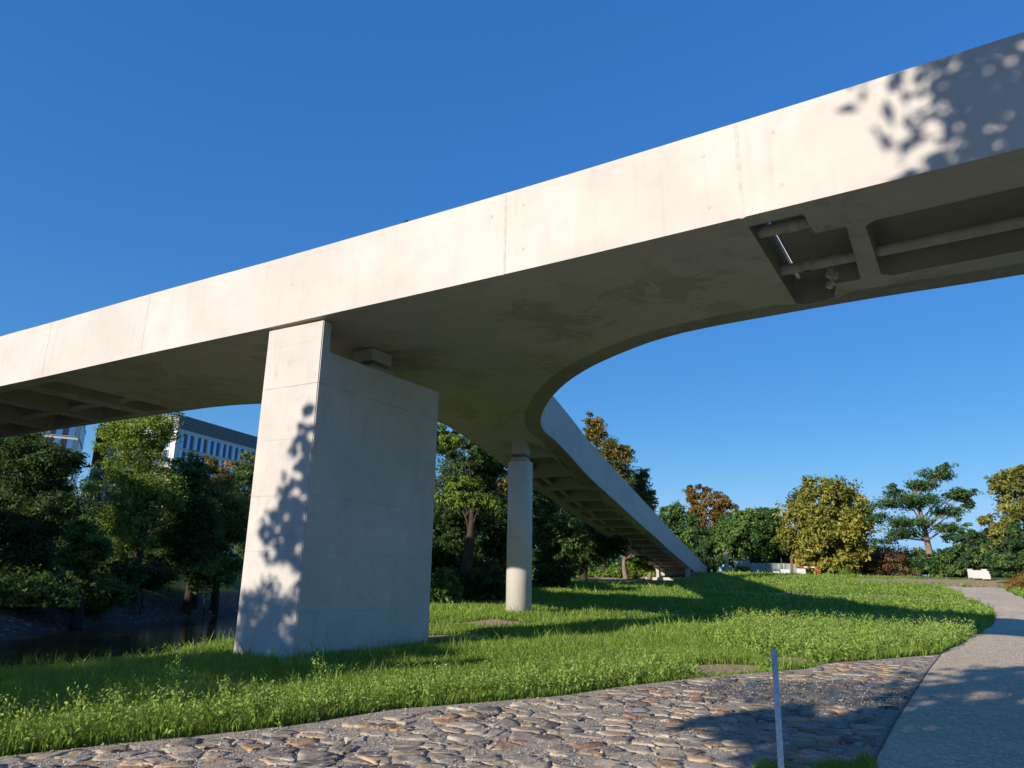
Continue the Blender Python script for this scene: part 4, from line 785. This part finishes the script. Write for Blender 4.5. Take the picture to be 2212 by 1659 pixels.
for lb, x0, x1, y0, y1, F, tl in (('narrow white board with a metal frame, leftmost of three by the path end', 2093, 2101, 1229, 1251, 64, .05), ('broad white board in the middle of three by the path end', 2102, 2124, 1232, 1252, 63.6, .0), ('tilted white board with red foot, rightmost of three by the path end', 2123, 2136, 1229.5, 1252, 63.2, -.12)):
    a = atF(x0, y1, F); b = atF(x1, y0, F); x = (a.x + b.x) / 2; bs = empty('notice_board', (x, F, tz(x, F)), lb, 'board', 'white boards at the path end', 0); wd = b.x - a.x; h = b.z - bs.location.z
    m = MB(); m.box((0, 0, .12 + (h - .12) / 2), (wd, .05, h - .12), tl, -.10); m.build('panel', M['whiteboard'], bs, False, .01)
    for s_ in (-1, 1): m = MB(); m.box((s_ * wd * .42, .05, h / 2), (.035, .05, h + .05)); m.build('leg', M['galv'] if 'red' not in lb else M['red'], bs)
# statue
b = gbase(1572, 78); sb = empty('statue', b, 'sandstone coloured standing nude figure statue on a square pedestal', 'statue')
m = MB(); m.box((0, 0, .30), (.95, .85, .7)); m.box((0, 0, .05), (1.1, 1.0, .22)); m.build('pedestal', M['stoneplinth'], sb, False, .03)
sk = dict(pel=((0, 0, 1.52), .155), wa=((.02, 0, 1.72), .125), ch=((0, -.02, 1.96), .17), nk=((0, 0, 2.14), .06), hd=((.01, -.02, 2.26), .088), ht=((.01, -.02, 2.36), .07),
  lsh=((-.20, 0, 2.07), .075), lel=((-.31, .03, 1.82), .052), lwr=((-.24, -.05, 1.60), .036), lha=((-.20, -.08, 1.54), .04), rsh=((.20, 0, 2.07), .075), rel=((.33, -.02, 1.88), .052), rwr=((.26, -.10, 2.08), .036), rha=((.2, -.12, 2.14), .04),
  lhp=((-.10, 0, 1.44), .115), lkn=((-.10, -.05, 1.06), .075), lan=((-.11, .0, .72), .045), lto=((-.12, -.13, .67), .042), rhp=((.10, 0, 1.45), .115), rkn=((.13, .0, 1.07), .075), ran=((.10, .06, .72), .045), rto=((.13, -.07, .67), .042))
ed = [('pel', 'wa'), ('wa', 'ch'), ('ch', 'nk'), ('nk', 'hd'), ('hd', 'ht'), ('ch', 'lsh'), ('lsh', 'lel'), ('lel', 'lwr'), ('lwr', 'lha'), ('ch', 'rsh'), ('rsh', 'rel'), ('rel', 'rwr'), ('rwr', 'rha'), ('pel', 'lhp'), ('lhp', 'lkn'), ('lkn', 'lan'), ('lan', 'lto'), ('pel', 'rhp'), ('rhp', 'rkn'), ('rkn', 'ran'), ('ran', 'rto')]
kn = list(sk); me = bpy.data.meshes.new('figure'); me.from_pydata([sk[k][0] for k in kn], [(kn.index(a), kn.index(b)) for a, b in ed], []); me.materials.append(M['bronze'])
fg = link(bpy.data.objects.new('figure', me), sb); md = fg.modifiers.new('Skin', 'SKIN'); md.use_smooth_shade = True
for k, sv in zip(kn, me.skin_vertices[0].data): sv.radius = (sk[k][1], sk[k][1]); sv.use_root = (k == 'pel')
fg.modifiers.new('Sub', 'SUBSURF').levels = 1
# shed behind the shrubs
M['shedwall'] = plain('shed_boards', (.34, .27, .17), .8); M['shedroof'] = plain('pale_roof_sheet', (.55, .50, .45), .6)
a = gbase(1915, 96); shd = empty('garden_shed', a, 'low shed with a pale pitched roof half hidden behind the reddish shrubs', 'shed')
zr = atF(1905, 1193, 96).z - a[2]
m = MB(); m.box((0, 0, zr * .36), (6.2, 3.4, zr * .72)); m.build('wall', M['shedwall'], shd)
m = MB(); m.add([(-3.4, -2, zr * .70), (3.4, -2, zr * .70), (3.4, 0, zr), (-3.4, 0, zr), (-3.4, 2, zr * .70), (3.4, 2, zr * .70)] + [(-3.4, -2, zr * .76), (3.4, -2, zr * .76), (3.4, 0, zr * 1.06), (-3.4, 0, zr * 1.06), (-3.4, 2, zr * .76), (3.4, 2, zr * .76)], [(0, 1, 2, 3), (3, 2, 5, 4), (6, 9, 8, 7), (9, 10, 11, 8), (0, 6, 7, 1), (4, 5, 11, 10), (0, 3, 9, 6), (3, 4, 10, 9), (1, 7, 8, 2), (2, 8, 11, 5)]); m.build('roof', M['shedroof'], shd)
m = MB(); m.box((-1, -1.73, .95), (.9, .06, 1.9)); m.build('door', M['rustpost'], shd)
# ------------------------------------------------------------------ office buildings beyond the far bank
M['glass'] = NT('window_glass').fin((.22, .34, .50), .06, .75, .9); M['whiteclad'] = plain('white_cladding', (.62, .61, .58), .5, 0, .4, .06, 2); M['darkpanel'] = plain('dark_panel', (.035, .035, .042), .35, 0, .5)
M['louvre'] = plain('dark_roof_louvre', (.055, .055, .06), .5); M['terracotta'] = plain('terracotta_slats', (.24, .085, .05), .8); M['redbrown'] = plain('red_brown_panel', (.20, .075, .055), .7); M['greypanel'] = plain('grey_panel', (.26, .27, .28), .6); M['orange'] = plain('orange_blind', (.55, .13, .04), .7)
def office(name, label, corner, dirr, ztop, lenr, lenl, fh, bay, style):
    """box building: corner = visible edge nearest to us; right face runs along dirr, left face at right angles"""
    z0 = tz(corner[0] - 8, corner[1]); o = empty(name, (corner[0], corner[1], z0), label, 'office building', 'office buildings beyond the river')
    dr = Vector((*dirr, 0)).normalized(); dl = Vector((-dr.y, dr.x, 0)); H = ztop - z0
    q = [Vector((0, 0, 0)), dr * lenr, dr * lenr + dl * lenl, dl * lenl]
    m = MB(); m.prism([(p.x, p.y) for p in q], -1, H - 3.0); m.build('wall', M['whiteclad'], o)
    m = MB(); c = (q[0] + q[2]) / 2; qq = [c + (p - c) * .985 for p in q]; m.prism([(p.x, p.y) for p in qq], H - 3.0, H - .1); 
    m.build('roof_storey', M['louvre'], o)
    m = MB()
    for k in range(7):
        c2 = [c + (p - c) * .989 for p in q]; m.prism([(p.x, p.y) for p in c2], H - 2.75 + k * .4, H - 2.62 + k * .4)
    m.build('louvre_blades', M['greypanel'], o)
    m = MB(); qq = [c + (p - c) * 1.012 for p in q]; m.prism([(p.x, p.y) for p in qq], H - 3.25, H - 2.95); m.build('cornice', M['whiteclad'], o)
    nf = int((H - 3.4) / fh)
    for dd, ln, nr in ((dr, lenr, Vector((dr.y, -dr.x, 0))), (dl, lenl, -dr)):
        az = math.atan2(dd.y, dd.x); nbay = int(ln / bay)
        for f in range(min(nf, 6)):
            zc = H - 3.35 - fh * f - fh / 2
            for k in range(nbay):
                c = dd * (bay * (k + .5) + (ln - nbay * bay) / 2)
                wf = MB(); wf.box((*(c + nr * .05).xy, zc), (bay - .22, .22, fh - .42), az); fo_ = wf.build('window', M['whiteclad'], o)
                g = MB(); pw_ = (bay - .34) / 4
                for j in range(4):
                    if j % 2 == 0: g.box((*(c + dd * (pw_ * (j - 1.5)) + nr * .172).xy, zc), (pw_ - .05, .05, fh - .62), az)
                g.build('pane', M['glass'], fo_)
                g = MB()
                for j in range(4):
                    if j % 2 == 1: g.box((*(c + dd * (pw_ * (j - 1.5)) + nr * .168).xy, zc), (pw_ - .02, .05, fh - .62), az)
                g.build('infill_panel', M['redbrown'] if (style != 'white' and k % 2) else M['darkpanel'], fo_)
    return o, dr, dl, H
cA = atF(388, 893, 135)
oA, dr, dl, HA = office('office_building', 'white framed office block with dark louvred roof storey above the tall poplar', (cA.x, cA.y), (.34, .94), cA.z, 34, 20.5, 3.35, 3.6, 'white')
m = MB(); nr = -dr
for k in range(9):
    c = dl * (17.6 + k * .31); m.box((*(c + nr * .22).xy, HA - 5.2), (.15, .2, 7.4), math.atan2(dl.y, dl.x))
m.build('slat_screen', M['terracotta'], oA)
cB = atF(172, 925, 128)
oB, dr2, dl2, HB = office('office_building', 'red brown and glass office block at the left edge, half hidden by the maple', (cB.x, cB.y), (-.46, .89), cB.z + 5, 16, 26, 3.5, 4.2, 'brown')
